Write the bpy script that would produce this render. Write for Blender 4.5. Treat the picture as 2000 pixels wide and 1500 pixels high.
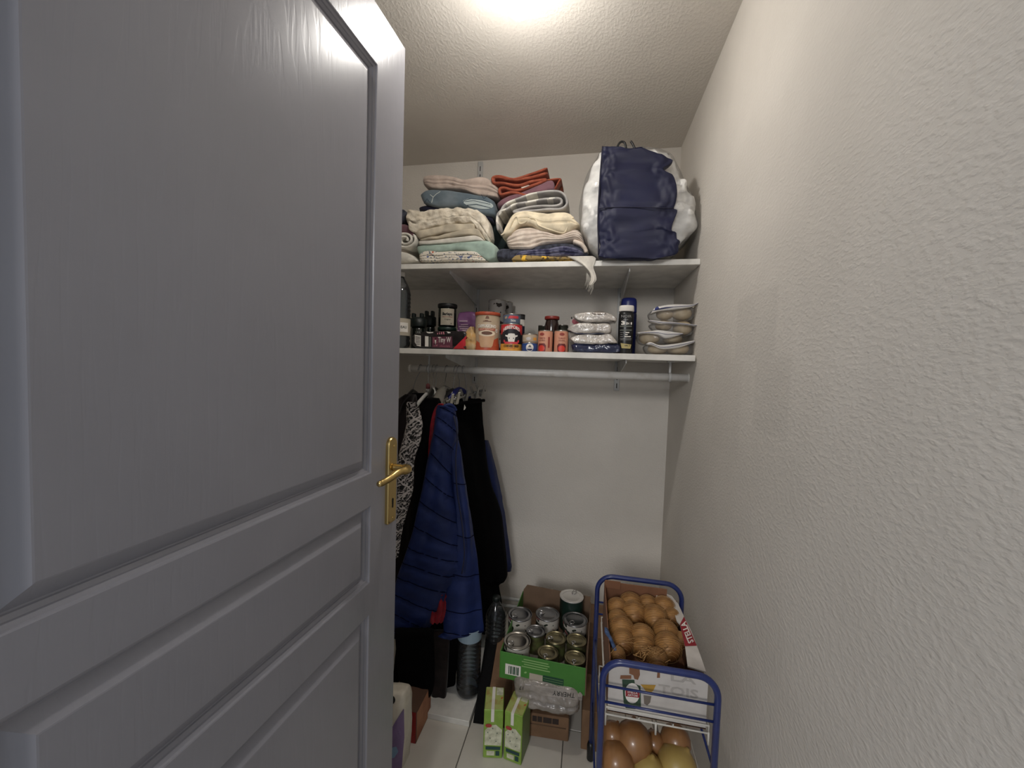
import bpy, bmesh, math, random
from mathutils.bvhtree import BVHTree
from mathutils import Vector, Matrix, noise
random.seed(7)
PI = math.pi
for o in list(bpy.data.objects): bpy.data.objects.remove(o)
scn = bpy.context.scene
COL = scn.collection

# ---------------------------------------------------------------- camera, world, light, exposure
HC = 1.305
FPX = 777.58
yaw, pit, rol = -0.18979, 0.045966, 0.031716
_f = Vector((math.sin(yaw), math.cos(yaw), 0)); _r = Vector((math.cos(yaw), -math.sin(yaw), 0)); _u = Vector((0, 0, 1))
_F = _f*math.cos(pit) - _u*math.sin(pit); _U = _u*math.cos(pit) + _f*math.sin(pit)
AR = _r*math.cos(rol) + _U*math.sin(rol); AU = -_r*math.sin(rol) + _U*math.cos(rol); AF = _F
cam = bpy.data.cameras.new('camera'); camo = bpy.data.objects.new('camera', cam); COL.objects.link(camo)
cam.sensor_width = 36; cam.lens = FPX*36/2000; cam.clip_start = .01
camo.matrix_world = Matrix((( AR.x, AU.x, -AF.x, 0), (AR.y, AU.y, -AF.y, 0), (AR.z, AU.z, -AF.z, HC), (0, 0, 0, 1)))
scn.camera = camo
w = bpy.data.worlds.new('hall_daylight'); scn.world = w; w.use_nodes = True
w.node_tree.nodes['Background'].inputs[0].default_value = (.80, .88, 1, 1)
w.node_tree.nodes['Background'].inputs[1].default_value = .5
hl = bpy.data.lights.new('added_fill_light', 'AREA'); hl.shape = 'DISK'; hl.size = .7; hl.energy = 31; hl.color = (1, .98, .96)  # unseen fill light added behind the camera to brighten floor and lower walls
hlo = bpy.data.objects.new('added_fill_light', hl); COL.objects.link(hlo); hlo.location = (-.50, -2.4, 2.2)
hlo.rotation_euler = (Vector((.25, 1.6, .75))-Vector(hlo.location)).to_track_quat('-Z', 'Y').to_euler()
BULB = 275.0
scn.view_settings.view_transform = 'Standard'; scn.view_settings.look = 'None'
scn.view_settings.gamma = 1; scn.view_settings.use_curve_mapping = False
scn.view_settings.exposure = 0.19

# room measures (metres)
XR, XL, YB, YF, HT = .3846, -1.3, 2.03, .10, 2.356
US_Y, US_Z, LS_Y, LS_Z = 1.575, 1.717, 1.553, 1.364
ROD_Y, ROD_Z, ROD_R = 1.665, 1.279, .0155

# ---------------------------------------------------------------- helpers
def W(px, py, Y=None, X=None, Z=None):
    "a point of the room seen in the photograph at px,py and lying on the plane X, Y or height Z"
    d = AF*FPX + AR*(px-1000) - AU*(py-750)
    t = Y/d.y if Y is not None else X/d.x if X is not None else (Z-HC)/d.z
    return Vector((0, 0, HC)) + d*t
def lin(c):
    return tuple((v/255/12.92 if v/255 <= .04045 else ((v/255+.055)/1.055)**2.4) for v in c)
MATS = {}
def M(name, rgb, rough=.6, metal=0., bump=None, var=None, spec=.5, coat=0, sheen=0, trans=0, alpha=1, stretch=(1,1,1)):
    if name in MATS: return MATS[name]
    m = bpy.data.materials.new(name); m.use_nodes = True; nt = m.node_tree; b = nt.nodes['Principled BSDF']
    L = nt.links
    b.inputs['Base Color'].default_value = (*lin(rgb), 1); b.inputs['Roughness'].default_value = rough
    b.inputs['Metallic'].default_value = metal; b.inputs['Specular IOR Level'].default_value = spec
    b.inputs['Coat Weight'].default_value = coat; b.inputs['Sheen Weight'].default_value = sheen
    b.inputs['Transmission Weight'].default_value = trans; b.inputs['Alpha'].default_value = alpha
    tc = nt.nodes.new('ShaderNodeTexCoord'); mp = nt.nodes.new('ShaderNodeMapping'); L.new(tc.outputs['Object'], mp.inputs[0])
    mp.inputs['Scale'].default_value = stretch
    if var is None and metal == 0: var = (14, tuple(int(v*.93) for v in rgb))
    if var:
        n = nt.nodes.new('ShaderNodeTexNoise'); n.inputs['Scale'].default_value = var[0]; n.inputs['Detail'].default_value = 4
        L.new(mp.outputs[0], n.inputs['Vector'])
        r = nt.nodes.new('ShaderNodeValToRGB'); lo, hi = (var[2], var[3]) if len(var) > 2 else (.4, .6)
        r.color_ramp.elements[0].position = lo; r.color_ramp.elements[1].position = hi
        r.color_ramp.elements[0].color = (*lin(rgb), 1); r.color_ramp.elements[1].color = (*lin(var[1]), 1)
        L.new(n.outputs['Fac'], r.inputs[0]); L.new(r.outputs[0], b.inputs['Base Color'])
    if bump:
        n = nt.nodes.new('ShaderNodeTexNoise'); n.inputs['Scale'].default_value = bump[0]; n.inputs['Detail'].default_value = 3
        L.new(mp.outputs[0], n.inputs['Vector'])
        bp = nt.nodes.new('ShaderNodeBump'); bp.inputs['Strength'].default_value = bump[1]; bp.inputs['Distance'].default_value = bump[2] if len(bump) > 2 else .002
        L.new(n.outputs['Fac'], bp.inputs['Height']); L.new(bp.outputs[0], b.inputs['Normal'])
    MATS[name] = m; return m
def fab(name, rgb, rgb2=None, scale=20, b=.25): 
    return M(name, rgb, .92, bump=(420, b, .002), var=(scale, rgb2 or tuple(int(v*.88) for v in rgb)), spec=.15, sheen=.15)

WLOC = {}; GEO = {}
def props(o, label=None, cat=None, group=None, kind=None):
    if label: o['label'] = label
    if cat: o['category'] = cat
    if group: o['group'] = group
    if kind: o['kind'] = kind
    return o
def thing(name, label, cat, loc, group=None, kind=None):
    o = bpy.data.objects.new(name, None); COL.objects.link(o); o.empty_display_size = .05
    o.location = loc; WLOC[o] = Vector(loc); return props(o, label, cat, group, kind)
def mk(name, vs, fs, mat, parent=None, smooth=True, fm=None, mesh=None):
    "link one mesh object; vs are world coordinates, the origin goes to the base centre"
    vs = [Vector(v) for v in vs]; v0 = vs
    lo = Vector([min(v[i] for v in vs) for i in range(3)]); hi = Vector([max(v[i] for v in vs) for i in range(3)])
    c = Vector(((lo.x+hi.x)/2, (lo.y+hi.y)/2, lo.z))
    me = bpy.data.meshes.new(name); me.from_pydata([v-c for v in vs], [], fs)
    for m in (mat if isinstance(mat, (list, tuple)) else [mat]): me.materials.append(m)
    if fm: me.polygons.foreach_set('material_index', fm)
    if smooth: me.polygons.foreach_set('use_smooth', [True]*len(me.polygons))
    bm = bmesh.new(); bm.from_mesh(me); bmesh.ops.recalc_face_normals(bm, faces=bm.faces); bm.to_mesh(me); bm.free()
    o = bpy.data.objects.new(name, me); COL.objects.link(o); WLOC[o] = c; GEO[o] = (v0, fs)
    if parent: o.parent = parent; o.location = c - WLOC[parent]
    else: o.location = c
    return o
def bm_out(name, bm, mat, parent=None, smooth=False, xf=None):
    bm.verts.ensure_lookup_table()
    for i, v in enumerate(bm.verts): v.index = i
    vs = [(xf @ v.co if xf else v.co.copy()) for v in bm.verts]; fs = [[v.index for v in f.verts] for f in bm.faces]
    bm.free(); return mk(name, vs, fs, mat, parent, smooth)
def frame(o, X, Y, Z):
    X = Vector(X).normalized(); Z = Vector(Z); Z = (Z - X*Z.dot(X)).normalized(); Y = Z.cross(X)
    return Matrix(((X.x, Y.x, Z.x, o[0]), (X.y, Y.y, Z.y, o[1]), (X.z, Y.z, Z.z, o[2]), (0, 0, 0, 1)))
def box(name, lo, hi, mat, parent=None, bev=.002, xf=None, seg=1):
    bm = bmesh.new(); bmesh.ops.create_cube(bm, size=1)
    for v in bm.verts: v.co = Vector([lo[i] + (v.co[i]+.5)*(hi[i]-lo[i]) for i in range(3)])
    if bev: bmesh.ops.bevel(bm, geom=bm.edges[:], offset=bev, segments=seg, affect='EDGES', profile=.6)
    return bm_out(name, bm, mat, parent, False, xf)
def lathe(name, prof, c, mat, parent=None, n=28, smooth=True, axis=None, fm=None, cap=True, sx=1, sy=1):
    vs, fs, mi = [], [], []
    c = Vector(c); ax = Vector(axis or (0, 0, 1)).normalized()
    a = ax.orthogonal().normalized() if axis else Vector((1, 0, 0)); b = ax.cross(a)
    for r, z in prof:
        for i in range(n):
            t = 2*PI*i/n; vs.append(c + a*(r*math.cos(t)*sx) + b*(r*math.sin(t)*sy) + ax*z)
    for j in range(len(prof)-1):
        for i in range(n):
            fs.append((j*n+i, j*n+(i+1) % n, (j+1)*n+(i+1) % n, (j+1)*n+i)); mi.append(fm[j] if fm else 0)
    if cap:
        fs.append(tuple(range(n-1, -1, -1))); mi.append(fm[0] if fm else 0)
        fs.append(tuple((len(prof)-1)*n+i for i in range(n))); mi.append(fm[-1] if fm else 0)
    return mk(name, vs, fs, mat, parent, smooth, mi if fm else None)
def crom(pts, k=6, closed=False):
    pts = [Vector(p) for p in pts]; n = len(pts); out = []
    for i in range(n if closed else n-1):
        p0 = pts[(i-1) % n] if closed or i > 0 else pts[0]*2-pts[1]
        p1 = pts[i]; p2 = pts[(i+1) % n]
        p3 = pts[(i+2) % n] if closed or i+2 < n else pts[-1]*2-pts[-2]
        for j in range(k):
            t = j/k; out.append(.5*((2*p1)+(p2-p0)*t+(2*p0-5*p1+4*p2-p3)*t*t+(3*p1-p0-3*p2+p3)*t**3))
    if not closed: out.append(pts[-1])
    return out
def tubegeo(pts, r, n=8, closed=False, flat=None):
    pts = [Vector(p) for p in pts]; vs, fs = [], []; m = len(pts)
    t0 = (pts[1]-pts[0]).normalized(); a = t0.orthogonal().normalized() if flat is None else Vector(flat)
    for i, p in enumerate(pts):
        if closed: t = (pts[(i+1) % m]-pts[i-1]).normalized()
        else: t = (pts[min(i+1, m-1)]-pts[max(i-1, 0)]).normalized()
        a = (a - t*a.dot(t)).normalized(); b = t.cross(a); rr = r[i] if isinstance(r, (list, tuple)) else r
        for k in range(n):
            an = 2*PI*k/n; vs.append(p + a*(rr*math.cos(an)) + b*(rr*math.sin(an)))
    for i in range(m if closed else m-1):
        j = (i+1) % m
        for k in range(n): fs.append((i*n+k, i*n+(k+1) % n, j*n+(k+1) % n, j*n+k))
    if not closed: fs.append(tuple(range(n-1, -1, -1))); fs.append(tuple((m-1)*n+k for k in range(n)))
    return vs, fs
def tube(name, pts, r, mat, parent=None, n=8, closed=False, smooth=True):
    vs, fs = tubegeo(pts, r, n, closed); return mk(name, vs, fs, mat, parent, smooth)
def join(name, geos, mat, parent=None, smooth=True):
    vs, fs = [], []
    for v, f in geos:
        k = len(vs); vs += list(v); fs += [tuple(i+k for i in q) for q in f]
    return mk(name, vs, fs, mat, parent, smooth)
def nz(p, s=1.0, seed=0): return noise.noise(Vector((p[0]*s+seed*7.3, p[1]*s-seed*3.1, p[2]*s+seed*1.7)))

def ribbon(name, px, th, Y0, depth, mat, parent=None, k=7, stripe=None, amp=.004, seed=0, skew=0):
    "folded cloth seen end-on: the fold line px drawn at depth Y0, th thick, running back"
    P = crom([(q.x, q.z, 0) for q in (W(x, y, Y=Y0) for x, y in px)], k); m = len(P)
    Nn = []
    for i in range(m):
        t = P[min(i+1, m-1)]-P[max(i-1, 0)]; t.normalize(); Nn.append(Vector((-t.y, t.x, 0)))
    ys = [(0, .35), (.002, .7), (.006, .93), (.014, 1), (.06, 1)] + [(depth*j/4, 1) for j in range(1, 5)]
    vs, fs, mi = [], [], []; n = 2*m
    for j, (y, s) in enumerate(ys):
        for side in (1, -1):
            for i in (range(m) if side == 1 else range(m-1, -1, -1)):
                e = 1.0 if 0 < i < m-1 else .5
                q = P[i] + Nn[i]*(side*th/2*s*e); d = Vector((q.x, Y0+y, q.y))
                a = amp*min(1, y/.05+.25); d += Vector((nz(d, 9, seed)*a + skew*y, nz(d, 22, seed+5)*.004, nz(d, 9, seed+9)*a)); vs.append(d)
    for j in range(len(ys)-1):
        for i in range(n):
            fs.append((j*n+i, j*n+(i+1) % n, (j+1)*n+(i+1) % n, (j+1)*n+i)); mi.append(stripe(i if i < m else n-1-i, m) if stripe else 0)
    for i in range(m-1):
        fs.append((i, i+1, n-2-i, n-1-i)); mi.append(stripe(i, m) if stripe else 0)
        k2 = (len(ys)-1)*n; fs.append((k2+i, k2+n-1-i, k2+n-2-i, k2+i+1)); mi.append(0)
    return mk(name, vs, fs, mat, parent, True, mi)
def rs(pts, n):
    "resample a px polyline evenly by x of its length"
    c = crom([(x, y, 0) for x, y in pts], 8); L = [0]
    for i in range(1, len(c)): L.append(L[-1]+(c[i]-c[i-1]).length)
    out = []; j = 0
    for i in range(n):
        s = L[-1]*i/(n-1)
        while j < len(L)-2 and L[j+1] < s: j += 1
        t = (s-L[j])/max(1e-9, L[j+1]-L[j]); out.append(c[j].lerp(c[j+1], min(1, t)))
    return out
def fold(name, top, bot, Y0, depth, mat, parent=None, r=.02, grooves=(), gd=.012, amp=.004, fr=14, seed=0, nu=44, nv=18, skew=0):
    "folded cloth with a rounded front fold between the px curves top and bot"
    T, B = rs(top, nu), rs(bot, nu); vs, fs = [], []
    prof = [(0, depth), (0, depth*.6), (0, depth*.3), (0, r*2.2)]
    for j in range(nv+1):
        v = j/nv; y = r*(1-max(0, 1-abs(2*v-1)**3)**(1/3))
        for g in grooves: y += gd*math.exp(-((v-g)/(.22/nv*2))**2)
        prof.append((v, y))
    prof += [(1, r*2.2), (1, depth*.3), (1, depth*.6), (1, depth)]; n = len(prof)
    for i in range(nu):
        u = i/(nu-1); e = min(u, 1-u)*nu*.25; endr = r*.8*(1-math.sqrt(max(0, 1-(1-min(1, e))**2)))
        for v, y in prof:
            p = T[i].lerp(B[i], v); sh = 1-.15*(1-min(1, e)); p = T[i].lerp(B[i], .5+(v-.5)*sh)
            q = W(p.x, p.y, Y=Y0); q = Vector((q.x+skew*y, Y0+y+endr, q.z))
            wk = nz((q.x*.35+.3*q.z, q.y, q.z*1.4), 34, seed+6); q += Vector((0, -amp*1.3*nz(q, fr, seed)-amp*.8*wk-amp*.6*nz(q, fr*3, seed+2), amp*nz(q, fr, seed+3))) ; vs.append(q)
    for i in range(nu-1):
        for j in range(n):
            fs.append((i*n+j, i*n+(j+1) % n, (i+1)*n+(j+1) % n, (i+1)*n+j))
    fs.append(tuple(range(n-1, -1, -1))); fs.append(tuple((nu-1)*n+j for j in range(n)))
    return mk(name, vs, fs, mat, parent, True)
def lump(name, outl, Y0, depth, mat, parent=None, bulge=.05, amp=.004, fr=16, seed=0, rings=12, k=5, grow=0, fine=.4):
    "a soft body: px outline at depth Y0+bulge, bulging to Y0 in front and running back by depth"
    C = crom([(x, y, 0) for x, y in outl], k, True); n = len(C)
    cen = sum(C, Vector())/n; vs, fs = [], []
    lev = [(s, bulge*(1-math.sqrt(max(0, 1-s*s)))) for s in [i/rings for i in range(1, rings)]+[.97, 1.0]]
    back = [(1.0, bulge+(depth-bulge)*t) for t in (.3, .6, .85)] + [(.9, depth*.97), (.6, depth)]
    for s, y in lev+back:
        for c in C:
            p = cen.lerp(c, s*(1+grow)); q = W(p.x, p.y, Y=Y0+bulge); q.y = Y0+y-(grow*.1 if s < .99 else 0)
            f = nz(q, fr, seed)+fine*nz(q, fr*3, seed+4)
            q += Vector((amp*.4*nz(q, fr, seed+1), -amp*f, amp*.4*nz(q, fr, seed+2))); vs.append(q)
    m = len(lev+back)
    for j in range(m-1):
        for i in range(n): fs.append((j*n+i, j*n+(i+1) % n, (j+1)*n+(i+1) % n, (j+1)*n+i))
    fs.append(tuple(range(n-1, -1, -1))); fs.append(tuple((m-1)*n+i for i in range(n)))
    return mk(name, vs, fs, mat, parent, True)
def drape(name, rows, Yl, Yr, th, mat, parent=None, nf=5, fa=.008, seed=0, N=56, sub=5, quilt=0, qa=.012, wr=.003, tilt=0, sq=.75, seam=None):
    "hanging cloth: rows of (y, x left, x right) in px, its left edge at depth Yl, its right edge at Yr"
    R = crom([(a, b, c) for a, b, c in rows], sub); m = len(R); vs, fs = [], []
    for i, (y, xl, xr) in enumerate(R):
        v = i/(m-1); a = W(xl, y, Y=Yl); b = W(xr, y, Y=Yr); mid = (a+b)/2; ax = (b-a)/2
        nr = Vector((ax.y, -ax.x, 0)).normalized()
        if nr.y > 0: nr = -nr
        for k in range(N):
            t = 2*PI*k/N; ct, st = math.cos(t), math.sin(t)
            cx = math.copysign(abs(ct)**sq, ct); sx = math.copysign(abs(st)**sq, st)
            p = mid + ax*cx + nr*((sx-1)*th/2*(.55+.45*min(1, v*4)))
            off = fa*min(1, v*3)*math.sin(nf*cx*1.6+seed+1.2*nz((cx, v, 0), 1.7, seed))*abs(st)**.5
            if quilt:
                ph = (v+tilt*cx)*quilt; off += math.copysign(qa*(abs(math.sin(PI*ph))**.45-.6), st)*abs(st)**.4
            off += wr*(nz(p, 26, seed)+.5*nz(p, 60, seed))
            vs.append(p + nr*off + Vector((0, 0, wr*nz(p, 18, seed+3))))
    for i in range(m-1):
        for k in range(N): fs.append((i*N+k, i*N+(k+1) % N, (i+1)*N+(k+1) % N, (i+1)*N+k))
    fs.append(tuple(range(N-1, -1, -1))); fs.append(tuple((m-1)*N+k for k in range(N)))
    o = mk(name, vs, fs, mat, parent, True)
    if quilt and seam:
        for q in range(1, int(quilt)+1):
            pts = []
            for k in range(2, N//2-1):
                vv = q/quilt - tilt*math.copysign(abs(math.cos(2*PI*k/N))**sq, math.cos(2*PI*k/N))
                i = vv*(m-1)
                if 0 < i < m-1: i0 = int(i); pts.append(vs[i0*N+k].lerp(vs[i0*N+N+k], i-i0)+Vector((0, -.001, 0)))
            if len(pts) > 4: tube('quilt_seam', pts[::2], .0016, seam, o, 5)
    return o

# flat print: polygons and lettering laid on a surface
def pbm(polys):
    bm = bmesh.new()
    for p in polys: bm.faces.new([bm.verts.new((x, y, 0)) for x, y in p])
    return bm
def onto(o, extra=()):
    "lay print on the real surface of o, where the px falls on it"
    bv = [BVHTree.FromPolygons(*GEO[q]) for q in (o,)+tuple(extra)]; last = [None]
    def f(u, v, d):
        w_ = W(u, v, Y=1.0)-Vector((0, 0, HC)); w_.normalize(); best = None
        for b in bv:
            h = b.ray_cast(Vector((0, 0, HC)), w_)
            if h[0] is not None and (best is None or h[3] < best): best = h[3]
        if best is None: best = last[0] or 1.6/w_.y
        last[0] = best
        return Vector((0, 0, HC)) + w_*(best-.0012-d)
    return f
def rect(x0, y0, x1, y1): return [(x0, y0), (x1, y0), (x1, y1), (x0, y1)]
def ell(cx, cy, rx, ry, n=20, a0=0, a1=2*PI):
    return [(cx+rx*math.cos(a0+(a1-a0)*i/(n if a1-a0 > 6.2 else n-1)), cy+ry*math.sin(a0+(a1-a0)*i/(n if a1-a0 > 6.2 else n-1))) for i in range(n)]
def tbm(s, size, width=None, bold=.0, arc=0):
    cu = bpy.data.curves.new('t', 'FONT'); cu.body = s; cu.size = size; cu.align_x = 'CENTER'; cu.align_y = 'CENTER'; cu.offset = bold*size; cu.resolution_u = 2
    ob = bpy.data.objects.new('t', cu); COL.objects.link(ob); dg = bpy.context.evaluated_depsgraph_get(); dg.update()
    me = bpy.data.meshes.new_from_object(ob.evaluated_get(dg)); bm = bmesh.new(); bm.from_mesh(me)
    bpy.data.objects.remove(ob); bpy.data.meshes.remove(me); bpy.data.curves.remove(cu)
    xs = [v.co.x for v in bm.verts]; wd = max(xs)-min(xs); k = width/wd if width else 1; mx = (max(xs)+min(xs))/2
    for v in bm.verts: v.co.x = (v.co.x-mx)*k
    if arc:
        for v in bm.verts: v.co.y += arc*(1-(v.co.x/(width/2))**2)
    return bm
def decal(name, bm, mapf, mat, parent, dx=0, dy=0, rot=0, step=None, off=.0006, ystep=None):
    if rot: bmesh.ops.rotate(bm, verts=bm.verts, matrix=Matrix.Rotation(rot, 3, 'Z'))
    for v in bm.verts: v.co.x += dx; v.co.y += dy
    if step:
        xs = [v.co.x for v in bm.verts]; x = math.ceil(min(xs)/step)*step
        while x < max(xs):
            bmesh.ops.bisect_plane(bm, geom=bm.verts[:]+bm.edges[:]+bm.faces[:], plane_co=(x, 0, 0), plane_no=(1, 0, 0)); x += step
    if ystep:
        ys = [v.co.y for v in bm.verts]; y = math.ceil(min(ys)/ystep)*ystep
        while y < max(ys):
            bmesh.ops.bisect_plane(bm, geom=bm.verts[:]+bm.edges[:]+bm.faces[:], plane_co=(0, y, 0), plane_no=(0, 1, 0)); y += ystep
    bmesh.ops.triangulate(bm, faces=bm.faces[:])
    bm.verts.ensure_lookup_table()
    for i, v in enumerate(bm.verts): v.index = i
    vs = [mapf(v.co.x, v.co.y, off) for v in bm.verts]; fs = [[v.index for v in f.verts] for f in bm.faces]; bm.free()
    return mk(name, vs, fs, mat, parent, False)
def flat(o, U, V):
    o, U, V = Vector(o), Vector(U).normalized(), Vector(V).normalized(); N = U.cross(V)
    return lambda u, v, d: o + U*u + V*v + N*d
def cyl(cx, cy, R, z0, turn=0):
    a = math.atan2(-cy, -cx) + turn
    return lambda u, v, d: Vector((cx+(R+d)*math.cos(a+u/R), cy+(R+d)*math.sin(a+u/R), z0+v))

# ---------------------------------------------------------------- materials of the setting
def plaster(name, rgb, patches=False):
    m = M(name, rgb, .85, var=(3, tuple(int(v*.975) for v in rgb)), spec=.2); nt = m.node_tree; L = nt.links; b = nt.nodes['Principled BSDF']
    tc = nt.nodes.new('ShaderNodeTexCoord'); n1 = nt.nodes.new('ShaderNodeTexNoise'); n1.inputs['Scale'].default_value = 118; n1.inputs['Detail'].default_value = 4.5; n1.inputs['Roughness'].default_value = .5
    n2 = nt.nodes.new('ShaderNodeTexNoise'); n2.inputs['Scale'].default_value = 34; n2.inputs['Detail'].default_value = 2
    mp = nt.nodes.new('ShaderNodeMapping'); mp.inputs['Scale'].default_value = (1, .7, 1.25); L.new(tc.outputs['Object'], mp.inputs[0])
    for n in (n1, n2): L.new(mp.outputs[0], n.inputs['Vector'])
    ad = nt.nodes.new('ShaderNodeMath'); ad.operation = 'MULTIPLY_ADD'; ad.inputs[1].default_value = .5; rm = nt.nodes.new('ShaderNodeValToRGB'); rm.color_ramp.elements[0].position = .42; rm.color_ramp.elements[1].position = .68; L.new(n1.outputs['Fac'], rm.inputs[0]); L.new(n2.outputs['Fac'], ad.inputs[0]); L.new(rm.outputs[0], ad.inputs[2])
    bp = nt.nodes.new('ShaderNodeBump'); bp.inputs['Strength'].default_value = .34; bp.inputs['Distance'].default_value = .0018
    L.new(ad.outputs[0], bp.inputs['Height']); L.new(bp.outputs[0], b.inputs['Normal'])
    return m
m_wall = plaster('rough_plaster', (225, 219, 210))
m_side = plaster('rough_plaster_patched', (225, 219, 210)); nt = m_side.node_tree; L = nt.links
gp = nt.nodes.new('ShaderNodeNewGeometry'); sx_ = nt.nodes.new('ShaderNodeSeparateXYZ'); L.new(gp.outputs['Position'], sx_.inputs[0]); tot = None
for pa, pb_, dk in (((1442, 588), (1512, 700), .07), ((1478, 700), (1536, 860), .06), ((1398, 700), (1440, 900), .035)):   # repainted rectangles, a shade darker
    a, b = W(*pa, X=XR), W(*pb_, X=XR); mk_ = None
    for ax_, c0, c1 in (('Y', b.y, a.y), ('Z', b.z, a.z)):
        s1 = nt.nodes.new('ShaderNodeMath'); s1.operation = 'SUBTRACT'; s1.inputs[1].default_value = (c0+c1)/2; L.new(sx_.outputs[ax_], s1.inputs[0])
        s2 = nt.nodes.new('ShaderNodeMath'); s2.operation = 'ABSOLUTE'; L.new(s1.outputs[0], s2.inputs[0])
        s3 = nt.nodes.new('ShaderNodeMapRange'); h_ = abs(c1-c0)/2; s3.inputs['From Min'].default_value = h_+.006; s3.inputs['From Max'].default_value = h_-.006; L.new(s2.outputs[0], s3.inputs['Value'])
        if mk_ is None: mk_ = s3.outputs[0]
        else:
            m_ = nt.nodes.new('ShaderNodeMath'); m_.operation = 'MULTIPLY'; L.new(mk_, m_.inputs[0]); L.new(s3.outputs[0], m_.inputs[1]); mk_ = m_.outputs[0]
    m_ = nt.nodes.new('ShaderNodeMath'); m_.operation = 'MULTIPLY'; m_.inputs[1].default_value = dk; L.new(mk_, m_.inputs[0])
    if tot is None: tot = m_.outputs[0]
    else:
        q_ = nt.nodes.new('ShaderNodeMath'); q_.operation = 'MAXIMUM'; L.new(tot, q_.inputs[0]); L.new(m_.outputs[0], q_.inputs[1]); tot = q_.outputs[0]
pb__ = nt.nodes['Principled BSDF']; old = pb__.inputs['Base Color'].links[0].from_socket; hs = nt.nodes.new('ShaderNodeMix'); hs.data_type = 'RGBA'; L.new(old, hs.inputs['A']); hs.inputs['B'].default_value = (.12, .115, .11, 1); L.new(tot, hs.inputs['Factor']); L.new(hs.outputs['Result'], pb__.inputs['Base Color'])
m_ceil = plaster('ceiling_plaster', (225, 219, 210))
m_white = M('white_melamine', (226, 223, 216), .45)
m_metal = M('white_painted_metal', (205, 205, 203), .4)
m_chrome = M('bright_steel', (205, 205, 205), .22, 1.0)
m_black = M('black_plastic', (16, 16, 18), .4)
m_dark = M('dark_gap', (20, 18, 17), .9)

# ---------------------------------------------------------------- room shell
def st(o, kind='structure'): o['kind'] = kind; return o
st(box('wall_right', (XR, -.2, -.05), (XR+.1, YB+.1, HT+.05), m_side, bev=0))
st(box('wall_back', (XL-.1, YB, -.05), (XR, YB+.1, HT+.05), m_wall, bev=0))
st(box('wall_left', (XL-.1, -.02, -.05), (XL, YB, HT+.05), m_wall, bev=0))
st(box('ceiling', (XL, .1, HT), (XR, YB, HT+.1), m_ceil, bev=0))
bm = bmesh.new()
for lo, hi in (((XL, .02, 0), (-.53, YF, HT+.05)), ((.31, .02, 0), (XR, YF, HT+.05)), ((-.53, .02, 2.08), (.31, YF, HT+.05))):
    r = bmesh.ops.create_cube(bm, size=1)
    for v in r['verts']: v.co = Vector([lo[i]+(v.co[i]+.5)*(hi[i]-lo[i]) for i in range(3)])
st(bm_out('wall_front', bm, m_wall))
m_grout = M('grey_grout', (96, 92, 86), .95)
m_tile = M('cream_floor_tile', (205, 200, 190), .32, var=(5, (196, 190, 180)), bump=(60, .06))
fl = thing('floor', None, None, (-.45, .9, 0), kind='structure')
box('grout_bed', (XL-.1, -1.9, -.06), (XR+.1, YB+.1, -.003), m_grout, fl, bev=0)
tme = None; TS = .335
for i in range(-3, 3):
    for j in range(-6, 5):
        x0, y0 = -.3725+i*TS, 1.40+j*TS; x1, y1 = min(x0+TS, XR), min(y0+TS, YB); x0 = max(x0, XL)
        if x1-x0 < .02 or y1-y0 < .02: continue
        full = abs(x1-x0-TS) < .001 and abs(y1-y0-TS) < .001
        if full and tme:
            o = bpy.data.objects.new('tile', tme); COL.objects.link(o); o.parent = fl
            o.location = Vector(((x0+x1)/2, (y0+y1)/2, -.008)) - WLOC[fl]
        else:
            o = box('tile', (x0+.0016, y0+.0016, -.008), (x1-.0016, y1-.0016, 0), m_tile, fl, bev=.0012)
            if full: tme = o.data

# ---------------------------------------------------------------- panelled door
m_door = M('satin_door_paint', (143, 142, 148), .27, spec=.45, var=(4, (139, 138, 144)))
nt = m_door.node_tree; L = nt.links; tc = nt.nodes.new('ShaderNodeTexCoord')
mp = nt.nodes.new('ShaderNodeMapping'); mp.inputs['Scale'].default_value = (1, 1, .085); L.new(tc.outputs['Object'], mp.inputs[0])
wv = nt.nodes.new('ShaderNodeTexNoise'); wv.inputs['Scale'].default_value = 150; wv.inputs['Detail'].default_value = 2.0; L.new(mp.outputs[0], wv.inputs['Vector'])
mp2 = nt.nodes.new('ShaderNodeMapping'); mp2.inputs['Scale'].default_value = (1, 1, .13); L.new(tc.outputs['Object'], mp2.inputs[0])
wa = nt.nodes.new('ShaderNodeTexWave'); wa.wave_type = 'RINGS'; wa.rings_direction = 'X'; wa.inputs['Scale'].default_value = 17; wa.inputs['Distortion'].default_value = 4.0; wa.inputs['Detail'].default_value = 2; wa.inputs['Detail Scale'].default_value = 2.4
L.new(mp2.outputs[0], wa.inputs['Vector'])
rp = nt.nodes.new('ShaderNodeValToRGB'); rp.color_ramp.elements[0].position = .38; rp.color_ramp.elements[1].position = .62; L.new(wv.outputs['Fac'], rp.inputs[0])
mu = nt.nodes.new('ShaderNodeMath'); mu.operation = 'MULTIPLY'; L.new(rp.outputs[0], mu.inputs[0])
ss = nt.nodes.new('ShaderNodeValToRGB'); ss.color_ramp.elements[0].position = .25; ss.color_ramp.elements[1].position = .5; L.new(wa.outputs['Fac'], ss.inputs[0]); 
iv = nt.nodes.new('ShaderNodeMath'); iv.operation = 'MAXIMUM'; L.new(ss.outputs[0], iv.inputs[0]); L.new(rp.outputs[0], iv.inputs[1])
n3 = nt.nodes.new('ShaderNodeTexNoise'); n3.inputs['Scale'].default_value = 260; n3.inputs['Detail'].default_value = 1; L.new(tc.outputs['Object'], n3.inputs['Vector'])
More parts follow.
